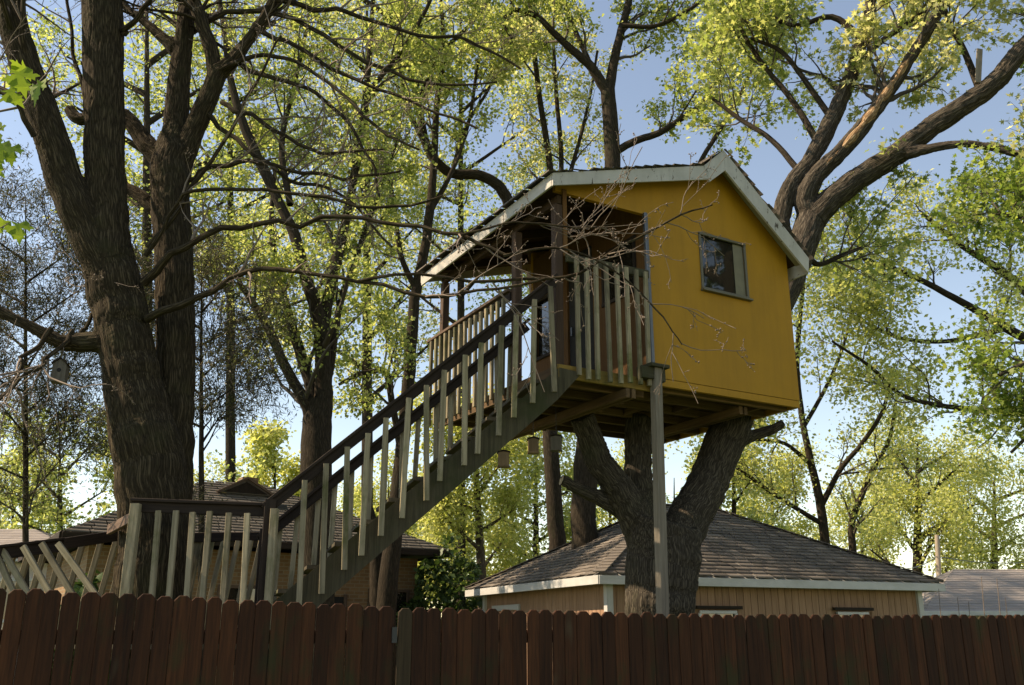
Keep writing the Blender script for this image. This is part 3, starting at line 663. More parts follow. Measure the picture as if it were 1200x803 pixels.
# ------------------------------------------------------------------ garage behind
GU = np.array([0.924, 0.383, 0]); GV = np.array([-0.383, 0.924, 0]); GC = at(702, 678, 14.3); GC[2] = 0
def G(a, b, z): return GC + GU * a + GV * b + np.array([0, 0, z])
ga = thing('garage', G(3.4, 2.9, 0), 'tan garage with vertical board siding and dark shingled hip roof', 'garage')
W_, D_, EZ, RZ = 6.84, 5.86, 2.40, 3.98
oh = 0.32
def siding(p0, d, length, nrm, openings, name):
    wl_ = thing('tmp', (0, 0, 0), '', ''); bpy.data.objects.remove(wl_)
    core = prism(name, [(0, 0), (length, 0), (length, EZ - 0.02), (0, EZ - 0.02)], d, Z3, -np.array(nrm), p0 - np.array(nrm) * 0.02, 0.08, M['siding'], ga)
    n = int(length / 0.135)
    for i in range(n):
        s = (i + 0.5) * length / n; w = length / n - 0.007
        spans = [(0.05, EZ - 0.02)]
        for (s0, s1, z0, z1) in openings:
            if s0 - w / 2 < s < s1 + w / 2: spans = [(0.05, z0), (z1, EZ - 0.02)]
        for (z0, z1) in spans:
            if z1 - z0 > 0.03: piece('siding_board', p0 + d * s + np.array([0, 0, z0]) - nrm * 0.009, p0 + d * s + np.array([0, 0, z1]) - nrm * 0.009, w, 0.018, M['siding'], core, up=nrm)
    return core
fw = siding(G(oh, oh, 0), GU, W_ - 2 * oh, -GV, [(1.62, 2.30, 1.15, 1.98), (4.35, 5.0, 1.15, 1.98)], 'front_wall')
lw = siding(G(oh, D_ - oh, 0), -GV, D_ - 2 * oh, -GU, [(0.45, 1.75, 0.0, 2.12)], 'left_wall')
prism('back_wall', [(0, 0), (W_ - 2 * oh, 0), (W_ - 2 * oh, EZ - 0.02), (0, EZ - 0.02)], GU, Z3, -GV, G(oh, D_ - oh, 0), 0.08, M['siding'], ga)
prism('right_wall', [(0.1, 0), (D_ - 2 * oh - 0.1, 0), (D_ - 2 * oh - 0.1, EZ - 0.02), (0.1, EZ - 0.02)], GV, Z3, -GU, G(W_ - oh, oh, 0), 0.08, M['siding'], ga)
for a, b in ((oh, oh), (W_ - oh, oh), (oh, D_ - oh)):
    piece('corner_trim', G(a, b, 0.02), G(a, b, EZ - 0.03), 0.11, 0.11, M['trim'], ga, up=GV)
for s0, s1 in ((1.62, 2.30), (4.35, 5.0)):
    a0, a1 = oh + s0, oh + s1
    w = prism('window', [(a0, 1.17), (a1, 1.17), (a1, 1.96), (a0, 1.96)], GU, Z3, GV, GC + GV * (oh + 0.004), 0.006, M['glass'], ga)
    for z in (1.17, 1.56, 1.95): piece('frame', G(a0 - 0.01, oh - 0.02, z), G(a1 + 0.01, oh - 0.02, z), 0.04, 0.05, M['trim'], w)
    for a in (a0, (a0 + a1) / 2, a1): piece('frame', G(a, oh - 0.016, 1.19), G(a, oh - 0.016, 1.93), 0.05, 0.035, M['trim'], w, up=GV)
    piece('lintel', G(a0 - 0.09, oh - 0.05, 2.02), G(a1 + 0.09, oh - 0.05, 2.02), 0.07, 0.05, M['rail'], w)
dpan = prism('overhead_door', [(D_ - oh - 1.72, 0.02), (D_ - oh - 0.48, 0.02), (D_ - oh - 0.48, 2.02), (D_ - oh - 1.72, 2.02)], GV, Z3, GU, GC + GU * (oh + 0.001), 0.02, M['siding'], ga)
for b in (D_ - oh - 1.72, D_ - oh - 0.48): piece('frame', G(oh - 0.015, b, 0.02), G(oh - 0.015, b, 2.06), 0.04, 0.09, M['trim'], dpan, up=GV)
piece('frame', G(oh - 0.018, D_ - oh - 1.78, 2.09), G(oh - 0.018, D_ - oh - 0.42, 2.09), 0.04, 0.10, M['trim'], dpan)
c = [(0, 0), (W_, 0), (W_, D_), (0, D_)]; half = D_ / 2
ridge = [(half, half), (W_ - half + 0.2, half)]
def hip_roof(fr, parent, corners, rdg, ez, rz_, smat, under, course=0.15, tab=0.3, which=(0, 1, 2, 3)):
    E = [fr(a, b, ez) for a, b in corners]; Rg = [fr(a, b, rz_) for a, b in rdg]
    V = [tuple(e - np.array([0, 0, 0.03])) for e in E] + [tuple(r - np.array([0, 0, 0.03])) for r in Rg] + [tuple(e - np.array([0, 0, 0.09])) for e in E]
    F = [(0, 1, 5, 4), (1, 2, 5), (2, 3, 4, 5), (3, 0, 4), (9, 8, 7, 6), (0, 6, 7, 1), (1, 7, 8, 2), (2, 8, 9, 3), (3, 9, 6, 0)]
    org = fr(0, 0, 0); me = bpy.data.meshes.new('roof'); me.from_pydata([tuple(np.array(v) - org) for v in V], [], [f for f in F])
    ro = link('roof', me, under, parent, Matrix.Translation(Vector(org)))
    planes = [(E[0], E[1], Rg[0], Rg[1]), (E[1], E[2], Rg[1], Rg[1]), (E[2], E[3], Rg[1], Rg[0]), (E[3], E[0], Rg[0], Rg[0])]
    for i in which: shingles('shingle', *planes[i], smat, ro, course, tab)
    return ro, E, Rg
ro, E_, Rg_ = hip_roof(G, ga, c, ridge, EZ + 0.08, RZ, M['shingle'], M['trim'], 0.145, 0.30)
for i in range(4):
    a, b = E_[i], E_[(i + 1) % 4]; dn = np.array([0, 0, -0.085]); piece('fascia', a + dn, b + dn, 0.035, 0.13, M['trim'], ro)
for e, r in ((0, 0), (1, 1), (2, 1), (3, 0)):
    d = (Rg_[r] - E_[e]); n = int(np.linalg.norm(d) / 0.16)
    for i in range(n): p = E_[e] + d * (i / n); q2 = E_[e] + d * ((i + 1.15) / n); piece('hip_cap', p + np.array([0, 0, 0.035]), q2 + np.array([0, 0, 0.022]), 0.19, 0.014, M['shingle'], ro)
piece('ridge_cap', Rg_[0] + np.array([0, 0, 0.02]), Rg_[1] + np.array([0, 0, 0.02]), 0.2, 0.03, M['shingle'], ro)

# ------------------------------------------------------------------ brick house far left
hB = np.array([-8.0, 16.8, 0]); hA = np.array([-1.34, 21.0, 0]); hl = np.linalg.norm(hA - hB); hd = (hA - hB) / hl; hn = np.array([-hd[1], hd[0], 0])
def HB(a, b, z): return hB + hd * a + hn * b + np.array([0, 0, z])
bh = thing('brick_house', HB(4, 3.5, 0), 'tan brick house with brown shingled hip roof behind the landing', 'house')
hm = Matrix(((hd[0], hn[0], 0, 0), (hd[1], hn[1], 0, 0), (0, 0, 1, 0), (0, 0, 0, 1))); hm.translation = Vector(hB)
o_ = 0.55
bw = bpy.data.meshes.new('wall'); bm = bmesh.new(); bmesh.ops.create_cube(bm, size=1.0, matrix=Matrix.Translation((hl / 2, 3.5, 1.6)) @ Matrix.Diagonal((hl - 2 * o_, 7 - 2 * o_, 3.2, 1))); bm.to_mesh(bw); bm.free()
link('wall', bw, M['brick'], bh, hm)
ro2, E2, Rg2 = hip_roof(HB, bh, [(0, 0), (hl, 0), (hl, 7), (0, 7)], [(3.3, 3.5), (4.6, 3.5)], 3.36, 5.0, M['shingle_b'], M['rail'], 0.17, 0.33, (0, 1, 3))
for i in range(4): piece('gutter', E2[i] + np.array([0, 0, -0.07]), E2[(i + 1) % 4] + np.array([0, 0, -0.07]), 0.09, 0.12, M['rail'], ro2)
gp = at(262, 555, 21.0); ga0 = 3.96
dz_ = 4.62
gb = prism('roof_gable', [(ga0 - 0.62, dz_), (ga0 + 0.62, dz_), (ga0, dz_ + 0.34)], hd, Z3, hn, hB + hn * 2.55, 1.1, M['shingle_b'], ro2)
prism('gable_louvre', [(ga0 - 0.5, dz_ + 0.02), (ga0 + 0.5, dz_ + 0.02), (ga0, dz_ + 0.27)], hd, Z3, hn, hB + hn * 2.535, 0.01, M['rail'], gb)
for sg in (-1, 1): piece('barge_board', HB(ga0 + sg * 0.66, 2.5, dz_ - 0.01), HB(ga0, 2.5, dz_ + 0.36), 0.08, 0.05, M['cap'], gb)
piece('roof_vent', HB(4.35, 2.0, 4.27), HB(4.7, 2.0, 4.27), 0.3, 0.16, M['black'], ro2)
piece('chimney', HB(4.5, 4.3, 4.3), HB(4.5, 4.3, 5.25), 0.4, 0.4, M['brick'], ro2, up=hd)
for s0 in (1.2, 3.0, 6.2):
    w = prism('window', [(s0, 1.0), (s0 + 0.9, 1.0), (s0 + 0.9, 2.5), (s0, 2.5)], hd, Z3, hn, hB + hn * (o_ - 0.02), 0.01, M['glass'], bh)
    for z in (1.0, 1.75, 2.5): piece('frame', HB(s0 - 0.03, o_ - 0.03, z), HB(s0 + 0.93, o_ - 0.03, z), 0.05, 0.06, M['cap'], w)
    for a in (s0, s0 + 0.9): piece('frame', HB(a, o_ - 0.028, 1.03), HB(a, o_ - 0.028, 2.47), 0.06, 0.045, M['cap'], w, up=hn)
dd = prism('door', [(4.75, 0.1), (5.65, 0.1), (5.65, 2.35), (4.75, 2.35)], hd, Z3, hn, hB + hn * (o_ - 0.02), 0.01, M['dark'], bh)
for a in (4.75, 5.65): piece('frame', HB(a, o_ - 0.03, 0.1), HB(a, o_ - 0.03, 2.4), 0.07, 0.05, M['cap'], dd, up=hn)
# pale bungalow past it
pb = thing('bungalow', (-13.6, 24, 0), 'pale plastered bungalow with dark window band beyond the loose balusters', 'house')
prism('wall', [(-17.5, 0), (-10.9, 0), (-10.9, 3.3), (-17.5, 3.3)], (1, 0, 0), Z3, (0, 1, 0), (0, 24, 0), 5, M['palewall'], pb)
wv_ = prism('window', [(-13.4, 1.9), (-11.3, 1.9), (-11.3, 2.9), (-13.4, 2.9)], (1, 0, 0), Z3, (0, 1, 0), (0, 23.97, 0), 0.02, M['glass'], pb)
for z in (1.9, 2.9): piece('frame', (-13.45, 23.96, z), (-11.25, 23.96, z), 0.06, 0.08, M['trim'], wv_)
hip_roof(lambda a, b, z: np.array([-18 + a, 23.5 + b, z]), pb, [(0, 0), (7.6, 0), (7.6, 6), (0, 6)], [(3, 3), (4.6, 3)], 3.4, 4.4, M['shingle_l'], M['trim'], 0.2, 0.4, (0, 1))
# pale roofed house far right
rh = thing('house', (17, 33, 0), 'far house with pale grey-tan shingled hip roof beyond the garage', 'house')
prism('wall', [(13.2, 0), (21.5, 0), (21.5, 2.2), (13.2, 2.2)], (1, 0, 0), Z3, (0, 1, 0), (0, 30.5, 0), 6, M['palewall'], rh)
ro3, E3, R3_ = hip_roof(lambda a, b, z: np.array([12.75 + a, 30 + b, z]), rh, [(0, 0), (9.5, 0), (9.5, 7), (0, 7)], [(2.6, 3.2), (7.2, 3.2)], 2.25, 3.72, M['shingle_l'], M['trim'], 0.2, 0.4, (0, 3))
piece('fascia', E3[0] + np.array([0, -0.02, -0.05]), E3[1] + np.array([0, -0.02, -0.05]), 0.04, 0.14, M['trim'], ro3)
# utility pole with its wires
up_b = at(1099, 740, 38.0); up_b[2] = 0; up_t = at(1098, 627, 38.0)
upo = thing('utility_pole', up_b, 'thin weathered utility pole with two sagging wires beyond the far house', 'utility pole')
P_ = np.array([[up_b, (up_b + up_t) / 2, up_t]]); link('pole', tube_mesh('pole', [(P_, np.array([[0.13, 0.11, 0.09]]), 10)], up_b), M['pole'], upo, Matrix.Translation(Vector(up_b)), True)
for nm, (x, y, Y) in (('wire', (1030, 664, 30)), ('wire', (1240, 654, 42))):
    e = at(x, y, Y); s_ = at(1098, 652, 38.0); t = np.linspace(0, 1, 12)[:, None]; pp = s_ * (1 - t) + e * t; pp[:, 2] -= 0.25 * 4 * (t * (1 - t))[:, 0]
    link(nm, tube_mesh(nm, [(pp[None], np.full((1, 12), 0.018), 5)], up_b), M['metal'], upo, Matrix.Translation(Vector(up_b)), True)

# ------------------------------------------------------------------ T1: big maple on the left, still in bud
b1 = at(180, 740, 8.35); b1[2] = 0
t1 = thing('maple_tree', b1, 'massive dark-barked maple with forked trunk and bare budding branches behind landing', 'tree', )
def base_pts(px, Y, w, flare=1.35):
    q = at(px, 700, Y); return q
main1 = []
stem = limb([(181, 930, 125), (181, 800, 108), (181, 690, 96), (180, 600, 90), (172, 530, 88), (157, 460, 74), (146, 400, 68), (134, 335, 70), (126, 290, 58), (124, 255, 46), (123, 225, 30)], 8.35, 8.4)
main1.append(stem)
cl = limb([(130, 330, 60), (125, 250, 52), (122, 150, 50), (120, 0, 50), (117, -150, 44), (122, -330, 34), (140, -480, 22)], 8.35, 8.5); main1.append(cl)
ll = limb([(138, 350, 50), (106, 282, 48), (80, 225, 46), (56, 150, 42), (29, 75, 38), (8, 0, 34), (-20, -90, 30), (-60, -220, 22)], 8.35, 7.9); main1.append(ll)
s2 = limb([(188, 690, 60), (196, 600, 60), (203, 500, 52), (205, 420, 50), (205, 330, 48), (200, 250, 49), (199, 205, 48), (202, 170, 38), (206, 140, 22)], 8.6, 9.0); main1.append(s2)
s2a = limb([(199, 215, 44), (206, 150, 32), (210, 100, 28), (216, 40, 23), (220, 0, 21), (228, -90, 18), (222, -200, 12)], 8.97, 9.2); main1.append(s2a)
s2b = limb([(202, 215, 40), (222, 165, 28), (240, 125, 25), (255, 88, 23), (272, 72, 17), (300, 35, 15), (325, -5, 14), (370, -80, 11), (420, -150, 7)], 8.97, 8.7); main1.append(s2b)
s2c = limb([(252, 95, 20), (248, 60, 18), (234, 20, 17), (224, -20, 15), (232, -120, 10)], 8.9, 8.8); main1.append(s2c)
s2d = limb([(206, 60, 18), (190, 44, 14), (165, 22, 11), (148, 8, 9), (120, -30, 6)], 9.05, 9.3); main1.append(s2d)
stb = limb([(192, 190, 30), (172, 168, 24), (150, 140, 20), (125, 132, 18), (95, 140, 16), (80, 128, 14)], 9.0, 9.2); main1.append(stb)
stc = limb([(190, 255, 22), (172, 236, 18), (150, 221, 15), (135, 214, 13)], 9.0, 9.1); main1.append(stc)
std = limb([(150, 415, 36), (122, 404, 28), (92, 401, 25), (70, 400, 20), (40, 385, 15), (0, 365, 14), (-60, 330, 10)], 8.35, 8.0); main1.append(std)
tm = solid_tree('trunk', main1, 0.0175, b1, 0.008)
link('trunk', tm, M['bark_near'], t1, Matrix.Translation(Vector(b1)), True)
arms = [
    limb([(168, 332, 13), (205, 296, 10), (262, 272, 8), (330, 262, 7), (400, 257, 6), (470, 262, 5.5), (540, 276, 5), (590, 300, 4)], 8.3, 7.2, 5, 3.0),
    limb([(172, 374, 12), (230, 350, 9), (290, 316, 7), (350, 318, 6), (420, 330, 5), (500, 348, 5), (560, 340, 4), (640, 327, 3.5)], 8.3, 7.1, 5, 3.0),
    limb([(150, 172, 6), (172, 290, 5), (220, 228, 6), (262, 170, 5), (300, 100, 4), (330, 40, 3)][1:], 8.3, 7.9, 5, 3.0),
    limb([(222, 40, 8), (243, 23, 7), (273, 13, 7), (310, 13, 6.5), (350, 27, 6), (390, 50, 6), (427, 70, 5.5), (467, 87, 5), (523, 100, 3.5), (580, 96, 2.5)], 9.1, 8.2, 5, 3.0),
    limb([(205, 215, 8), (240, 200, 7), (283, 190, 6), (320, 193, 5.5), (367, 203, 5), (407, 210, 4), (470, 200, 3)], 9.0, 8.0, 5, 3.0),
    limb([(170, 300, 7), (200, 250, 5), (225, 225, 5), (300, 222, 5), (380, 232, 4.5), (450, 245, 4), (520, 230, 3)], 8.3, 7.6, 5, 3.0),
    limb([(420, 330, 5), (480, 320, 4), (560, 330, 4.5), (640, 326, 4.5), (672, 324, 4), (715, 297, 3.6), (760, 272, 3.2), (805, 250, 2.6), (835, 240, 1.8)], 7.6, 7.3, 5, 2.5),
    limb([(590, 300, 4), (640, 290, 3.4), (690, 300, 3), (735, 330, 2.6), (775, 370, 2.2), (800, 405, 1.6)], 7.2, 7.3, 5, 3.0),
    limb([(540, 276, 4), (585, 262, 3), (640, 262, 2.8), (690, 268, 2.2), (720, 262, 1.6)], 7.3, 7.2, 5, 3.0),
    limb([(260, 120, 7), (300, 140, 6), (345, 165, 5), (390, 180, 4), (450, 172, 3)], 8.8, 8.0, 5, 3.0),
    limb([(262, 80, 8), (300, 62, 6), (350, 75, 5), (400, 110, 4.5), (440, 150, 4), (490, 175, 3)], 8.8, 7.9, 5, 3.0),
    limb([(300, 35, 7), (350, 55, 6), (410, 92, 5), (480, 118, 4), (560, 150, 3)], 8.75, 8.0, 5, 3.0),
    limb([(272, 72, 8), (330, 92, 6), (385, 122, 5), (430, 178, 4), (445, 230, 3)], 8.8, 8.2, 5, 3.0),
    limb([(325, 0, 8), (400, 12, 6), (470, 38, 5), (545, 48, 4), (610, 80, 3)], 8.7, 8.2, 5, 3.0),
    limb([(240, 130, 7), (290, 175, 6), (345, 210, 5), (400, 228, 4), (460, 290, 3)], 8.9, 8.2, 5, 3.0),
    limb([(122, 150, 8), (100, 120, 6), (85, 70, 5), (80, 0, 4), (70, -60, 3)], 8.4, 8.8, 5, 3.0),
    limb([(145, 40, 9), (162, 20, 7), (180, -10, 6), (210, -60, 5)], 8.4, 8.0, 5, 3.0),
    limb([(60, 385, 8), (30, 420, 6), (10, 452, 5), (-20, 480, 4)], 8.05, 7.6, 5, 3.0),
    limb([(85, 388, 7), (60, 420, 6), (35, 432, 5), (0, 470, 4)], 8.2, 7.5, 5, 3.0),
    limb([(95, 390, 6), (105, 370, 5), (118, 345, 4), (100, 330, 3)], 8.3, 8.4, 5, 3.0),
    limb([(40, 160, 8), (18, 120, 6), (-10, 100, 5), (-60, 60, 4)], 7.9, 7.4, 5, 3.0),
]
pA, rA = batch(arms, 22)
f1, q1 = grow(pA, rA, 7, (0.4, 1.1), (25, 60), 0.12, 0.2, 7, 0.6, 0.0035, 0.16, 0.01)
f2, q2_ = grow(f1, q1, 3, (0.2, 0.6), (25, 60), 0.05, 0.15, 5, 0.65, 0.0024, 0.2, 0.0)
f3, q3 = grow(f2, q2_, 3, (0.04, 0.15), (25, 60), 0.03, 0.2, 4, 0.7, 0.0018, 0.2, 0.0)
pm, rm = batch([cl, ll, s2a, s2b, s2c, s2d], 20)
h1, k1 = grow(pm, rm, 16, (0.8, 2.2), (35, 70), 0.2, 0.45, 8, 0.3, 0.006, 0.14, 0.02)
h2, k2 = grow(h1, k1, 6, (0.4, 1.0), (25, 60), 0.1, 0.2, 6, 0.55, 0.0035, 0.18, 0.0)
h3, k3 = grow(h2, k2, 4, (0.12, 0.35), (25, 60), 0.05, 0.2, 4, 0.6, 0.0022, 0.2, 0.0)
def ok(P, Q): return _k(P, Q)
link('boughs', tube_mesh('boughs', [(pA, rA, 9), (*_k(h1, k1), 7)], b1), M['bark_near'], t1, Matrix.Translation(Vector(b1)), True)
grp = [(*ok(a, b), s) for a, b, s in ((f1, q1, 6), (f2, q2_, 5), (f3, q3, 4), (h2, k2, 4), (h3, k3, 3))]
link('branches', tube_mesh('branches', grp, b1), M['twig'], t1, Matrix.Translation(Vector(b1)), True)['kind'] = 'stuff'
OCT = (np.array([(0, 0, 0), (0.3, 0.5, 0), (0, 0.5, 0.3), (-0.3, 0.5, 0), (0, 0.5, -0.3), (0, 1, 0)]), np.array([(0, 1, 2), (0, 2, 3), (0, 3, 4), (0, 4, 1), (5, 2, 1), (5, 3, 2), (5, 4, 3), (5, 1, 4)]))
F3, _ = ok(f3, q3)
bp = np.vstack([F3[:, -1], F3[:, 2], F3[:, 1]]); link('buds', leaves_mesh('buds', bp, 0.022, OCT, b1, -0.2), M['twig'], t1, Matrix.Translation(Vector(b1)))['kind'] = 'stuff'

# birdhouse hung from its broken limb
def birdhouse(name, p, w, d, h, label, m, slope, group=None, rot=0.3, hang=0.25, hole=True):
    """p: centre of the floor"""
    t = thing(name, p, label, 'birdhouse', group)
    p = np.array(p); ex = np.array([math.cos(rot), math.sin(rot), 0]); ey = np.array([-math.sin(rot), math.cos(rot), 0])
    prism('body', [(-w / 2, 0), (w / 2, 0), (w / 2, h), (0, h + slope), (-w / 2, h)], ex, Z3, ey, p - ey * d / 2, d, m, t)
    piece('floor', p - ey * d * 0.55 + np.array([0, 0, -0.008]), p + ey * d * 0.55 + np.array([0, 0, -0.008]), w * 1.1, 0.014, m, t)
    for s in (-1, 1):
        piece('roof', p - ey * d * 0.62 + ex * s * w * 0.29 + np.array([0, 0, h + slope * 0.46 + 0.008]), p + ey * d * 0.6 + ex * s * w * 0.29 + np.array([0, 0, h + slope * 0.46 + 0.008]), math.hypot(w * 0.62, slope * 1.2), 0.012, M['rail'], t, up=Vector(ex) * s * slope + Vector((0, 0, w / 2)))
    if hole:
        q = p - ey * (d / 2 + 0.003) + np.array([0, 0, h * 0.62]); a = np.linspace(0, 2 * math.pi, 14, endpoint=False)
        prism('entrance_hole', [(0.16 * w * math.cos(x), 0.16 * w * math.sin(x)) for x in a], ex, Z3, ey, q, 0.004, M['dark'], t)
    if hang: link('hanger', tube_mesh('hanger', [(np.array([[p + np.array([0, 0, h + slope - 0.01]), p + np.array([0, 0, h + slope + hang])]]), np.full((1, 2), 0.003), 5)], p), M['black'], t, Matrix.Translation(Vector(p)))
    return t
p = at(69, 447, 8.0); birdhouse('birdhouse', p, 0.115, 0.12, 0.145, 'grey birdhouse with round hole hanging from broken maple limb', M['boxgrey'], 0.05, rot=0.25, hang=0.12)
for (x, y, Y, lab) in ((590, 546, 9.1, 'brown wooden birdhouse box hanging lowest beside the stair stringer'), (625, 530, 9.35, 'brown wooden birdhouse box hanging under middle of the porch deck'), (652, 527, 9.3, 'greenish wooden birdhouse box against the cut tree stem under deck')):
    p = at(x, y, Y); birdhouse('birdhouse', p, 0.105, 0.10, 0.125, lab, M['boxgrey'] if x == 652 else M['box'], 0.012, rot=-0.2 + random.random() * 0.4, hang=max(0.05, 3.86 - p[2] - 0.137), hole=False)

# ------------------------------------------------------------------ T2: silver maple carrying the treehouse
b2 = at(773, 760, 10.35); b2[2] = 0
t2 = thing('support_tree', b2, 'thick furrowed maple growing under the treehouse with limbs spreading behind it', 'tree')
m2 = [limb([(772, 900, 130), (772, 800, 108), (773, 720, 92), (775, 660, 98), (777, 615, 96)], 10.35),
      limb([(765, 640, 60), (742, 600, 46), (724, 570, 39), (704, 545, 36), (690, 510, 33), (683, 488, 32)], 10.35, 9.9),
      limb([(765, 640, 56), (752, 590, 40), (748, 550, 36), (748, 520, 35), (749, 490, 34)], 10.4, 10.6),
      limb([(785, 650, 66), (803, 615, 58), (822, 582, 54), (838, 548, 51), (857, 497, 52), (876, 440, 50)], 10.4, 10.95),
      ]
sr_ = limb([(876, 440, 40), (898, 390, 38), (922, 335, 37), (940, 290, 37), (950, 255, 37)], 10.95, 11.9); 
m2.append(sr_)
lA = limb([(936, 310, 30), (915, 268, 24), (926, 220, 22), (949, 189, 22), (970, 150, 22), (984, 120, 20), (1000, 80, 18), (1009, 50, 16), (1019, 10, 14), (1030, -60, 11), (1020, -150, 8)], 11.9, 12.2); m2.append(lA)
lB = limb([(950, 260, 30), (944, 232, 26), (960, 203, 23), (984, 179, 21), (1010, 150, 20), (1029, 125, 18), (1050, 95, 16), (1069, 65, 14), (1092, 28, 14), (1112, -5, 12), (1150, -70, 9)], 11.9, 11.4); m2.append(lB)
lC = limb([(948, 265, 35), (969, 239, 32), (1005, 210, 30), (1039, 189, 29), (1070, 165, 28), (1099, 144, 27), (1135, 120, 26), (1168, 95, 25), (1200, 55, 23), (1260, -5, 19), (1330, -80, 13)], 11.9, 11.0); m2.append(lC)
lD = limb([(1062, 180, 16), (1089, 174, 12), (1115, 170, 11), (1139, 169, 10), (1170, 174, 10), (1200, 182, 9), (1260, 185, 6)], 11.5, 10.8); m2.append(lD)
st1 = limb([(728, 600, 20), (708, 587, 18), (684, 576, 16), (658, 563, 15)], 10.3, 10.0, 5, 0.2); m2.append(st1)
st2 = limb([(858, 520, 18), (880, 512, 14), (900, 505, 13), (917, 496, 11)], 10.9, 10.9, 5, 0.2); m2.append(st2)
tm2 = solid_tree('trunk', m2, 0.0185, b2, 0.009, 0.9)
link('trunk', tm2, M['bark_mid'], t2, Matrix.Translation(Vector(b2)), True)
def cut_end(tip, prev, r):
    z = (Vector(tip) - Vector(prev)).normalized(); a = np.linspace(0, 2 * math.pi, 12, endpoint=False); m = frame_m(tip, Vector(tip) + z, (0.1, 0.3, 1))
    V = [(r * math.cos(x), r * math.sin(x), 0.002) for x in a] + [(0, 0, 0.008)]; me = bpy.data.meshes.new('cut_face'); me.from_pydata(V, [], [(i, (i + 1) % 12, 12) for i in range(12)])
    link('cut_face', me, M['cutend'], t2, m)
for s_ in (st1, st2): cut_end(s_[0][-1], s_[0][-2], s_[1][-1] * 0.95)
# torn strip along limb B
pB, rB = lB; sel = slice(7, 44); pb_ = pB[sel]; tocam = np.array([0, 0, EYE]) - pb_; tocam /= np.linalg.norm(tocam, axis=1, keepdims=True)
side_ = np.array([0.75, -0.45, -0.1]); offp = pb_ + (0.85 * tocam - 0.2 * side_) * rB[sel][:, None]
wv2 = np.sin(np.linspace(0, math.pi, len(offp))) * (0.62 + 0.18 * np.sin(np.arange(len(offp)) * 1.3))
V_, F_, B_ = tubes(offp[None], (rB[sel] * wv2 * 0.95 + 0.004)[None], 9)
me = mesh_np('torn_strip', V_ - b2, F_); hb = me.attributes.new('bark', 'FLOAT_VECTOR', 'POINT'); hb.data.foreach_set('vector', B_.astype(np.float32).ravel())
setp(link('torn_strip', me, M['torn'], t2, Matrix.Translation(Vector(b2)), True), label='pale torn bark strip')
top2 = [lA, lB, lC, lD]
ex2 = [limb([(990, 110, 12), (1020, 60, 9), (1060, 30, 7), (1090, 10, 5)], 12.2, 13), limb([(960, 170, 10), (930, 120, 8), (890, 70, 6), (860, 20, 5)], 12.1, 12.8),
       limb([(1010, 45, 10), (975, 20, 8), (930, 30, 6), (890, 10, 4)], 12.2, 12.6), limb([(1150, 110, 10), (1130, 60, 8), (1110, 20, 6), (1100, -30, 5)], 11.3, 12),
       limb([(945, 300, 10), (960, 310, 7), (985, 300, 6), (1010, 290, 4)], 11.8, 12.2),
       limb([(940, 205, 9), (905, 165, 7), (868, 140, 6), (830, 112, 4)], 12.0, 12.8), limb([(975, 140, 9), (940, 90, 7), (915, 60, 6), (880, 45, 4)], 12.1, 12.4)]
for l in ex2: link('limb', tube_mesh('limb', [(*[x[None] for x in l], 8)], b2), M['bark_far'], t2, Matrix.Translation(Vector(b2)), True)
foliage(t2, b2, [lB, ex2[0], ex2[3]], 9, 5, 4, ((0.6, 1.6), (0.4, 0.9), (0.15, 0.4)), 12, 0.08, M['leaf_pale'], M['twig_dark'], MAPLE, 0.45, 0.065)
foliage(t2, b2, [lC, lD], 7, 5, 4, ((0.5, 1.4), (0.4, 0.9), (0.15, 0.4)), 11, 0.08, M['leaf_pale'], M['twig_dark'], MAPLE, 0.7, 0.065)
foliage(t2, b2, [lA, ex2[1], ex2[2], ex2[4], ex2[5], ex2[6]], 7, 5, 3, ((0.7, 1.7), (0.4, 0.9), (0.15, 0.4)), 12, 0.08, M['leaf_mid'], M['twig_dark'], MAPLE, 0.4, 0.065)

# plank fixed upright on the thick limb
q0 = at(1146, 97, 11.25); q1_ = at(1148, 58, 11.25)
pk = piece('plank', q0, q1_, 0.08, 0.025, M['post'], None, up=(0, 1, 0)); setp(pk, 'short weathered plank fixed upright on the thick leaning limb', 'plank')

# ------------------------------------------------------------------ trees behind
def plain_tree(name, label, limbs_, loc_px, Y, barkm, group='trees behind the yards', **kw):
    loc = at(loc_px, 740, Y); loc[2] = 0
    t = thing(name, loc, label, 'tree', group)
    link('trunk', tube_mesh('trunk', [(p[None], r[None], 12) for p, r in limbs_], loc), barkm, t, Matrix.Translation(Vector(loc)), True)
    fol = kw.pop('fol', list(range(1, len(limbs_))))
    foliage(t, loc, [limbs_[i] for i in fol], twigm=kw.pop('twigm', M['twig_dark']), root_=None, **kw) if False else foliage(t, loc, [limbs_[i] for i in fol], kw['n'][0], kw['n'][1], kw['n'][2], kw['lens'], kw['nleaf'], kw['ls'], kw['leaf'], M['twig_dark'], kw.get('tmpl', KITE), kw.get('t0', 0.25), kw.get('spread', 0.12), kw.get('up', (0.3, 0.12, 0.0)), 0.45, 'crown', None, (5, 3, 3) if Y < 24 else (4, 3, 0), kw.get('droop', 0.35))
    return t
Y3 = 17.0
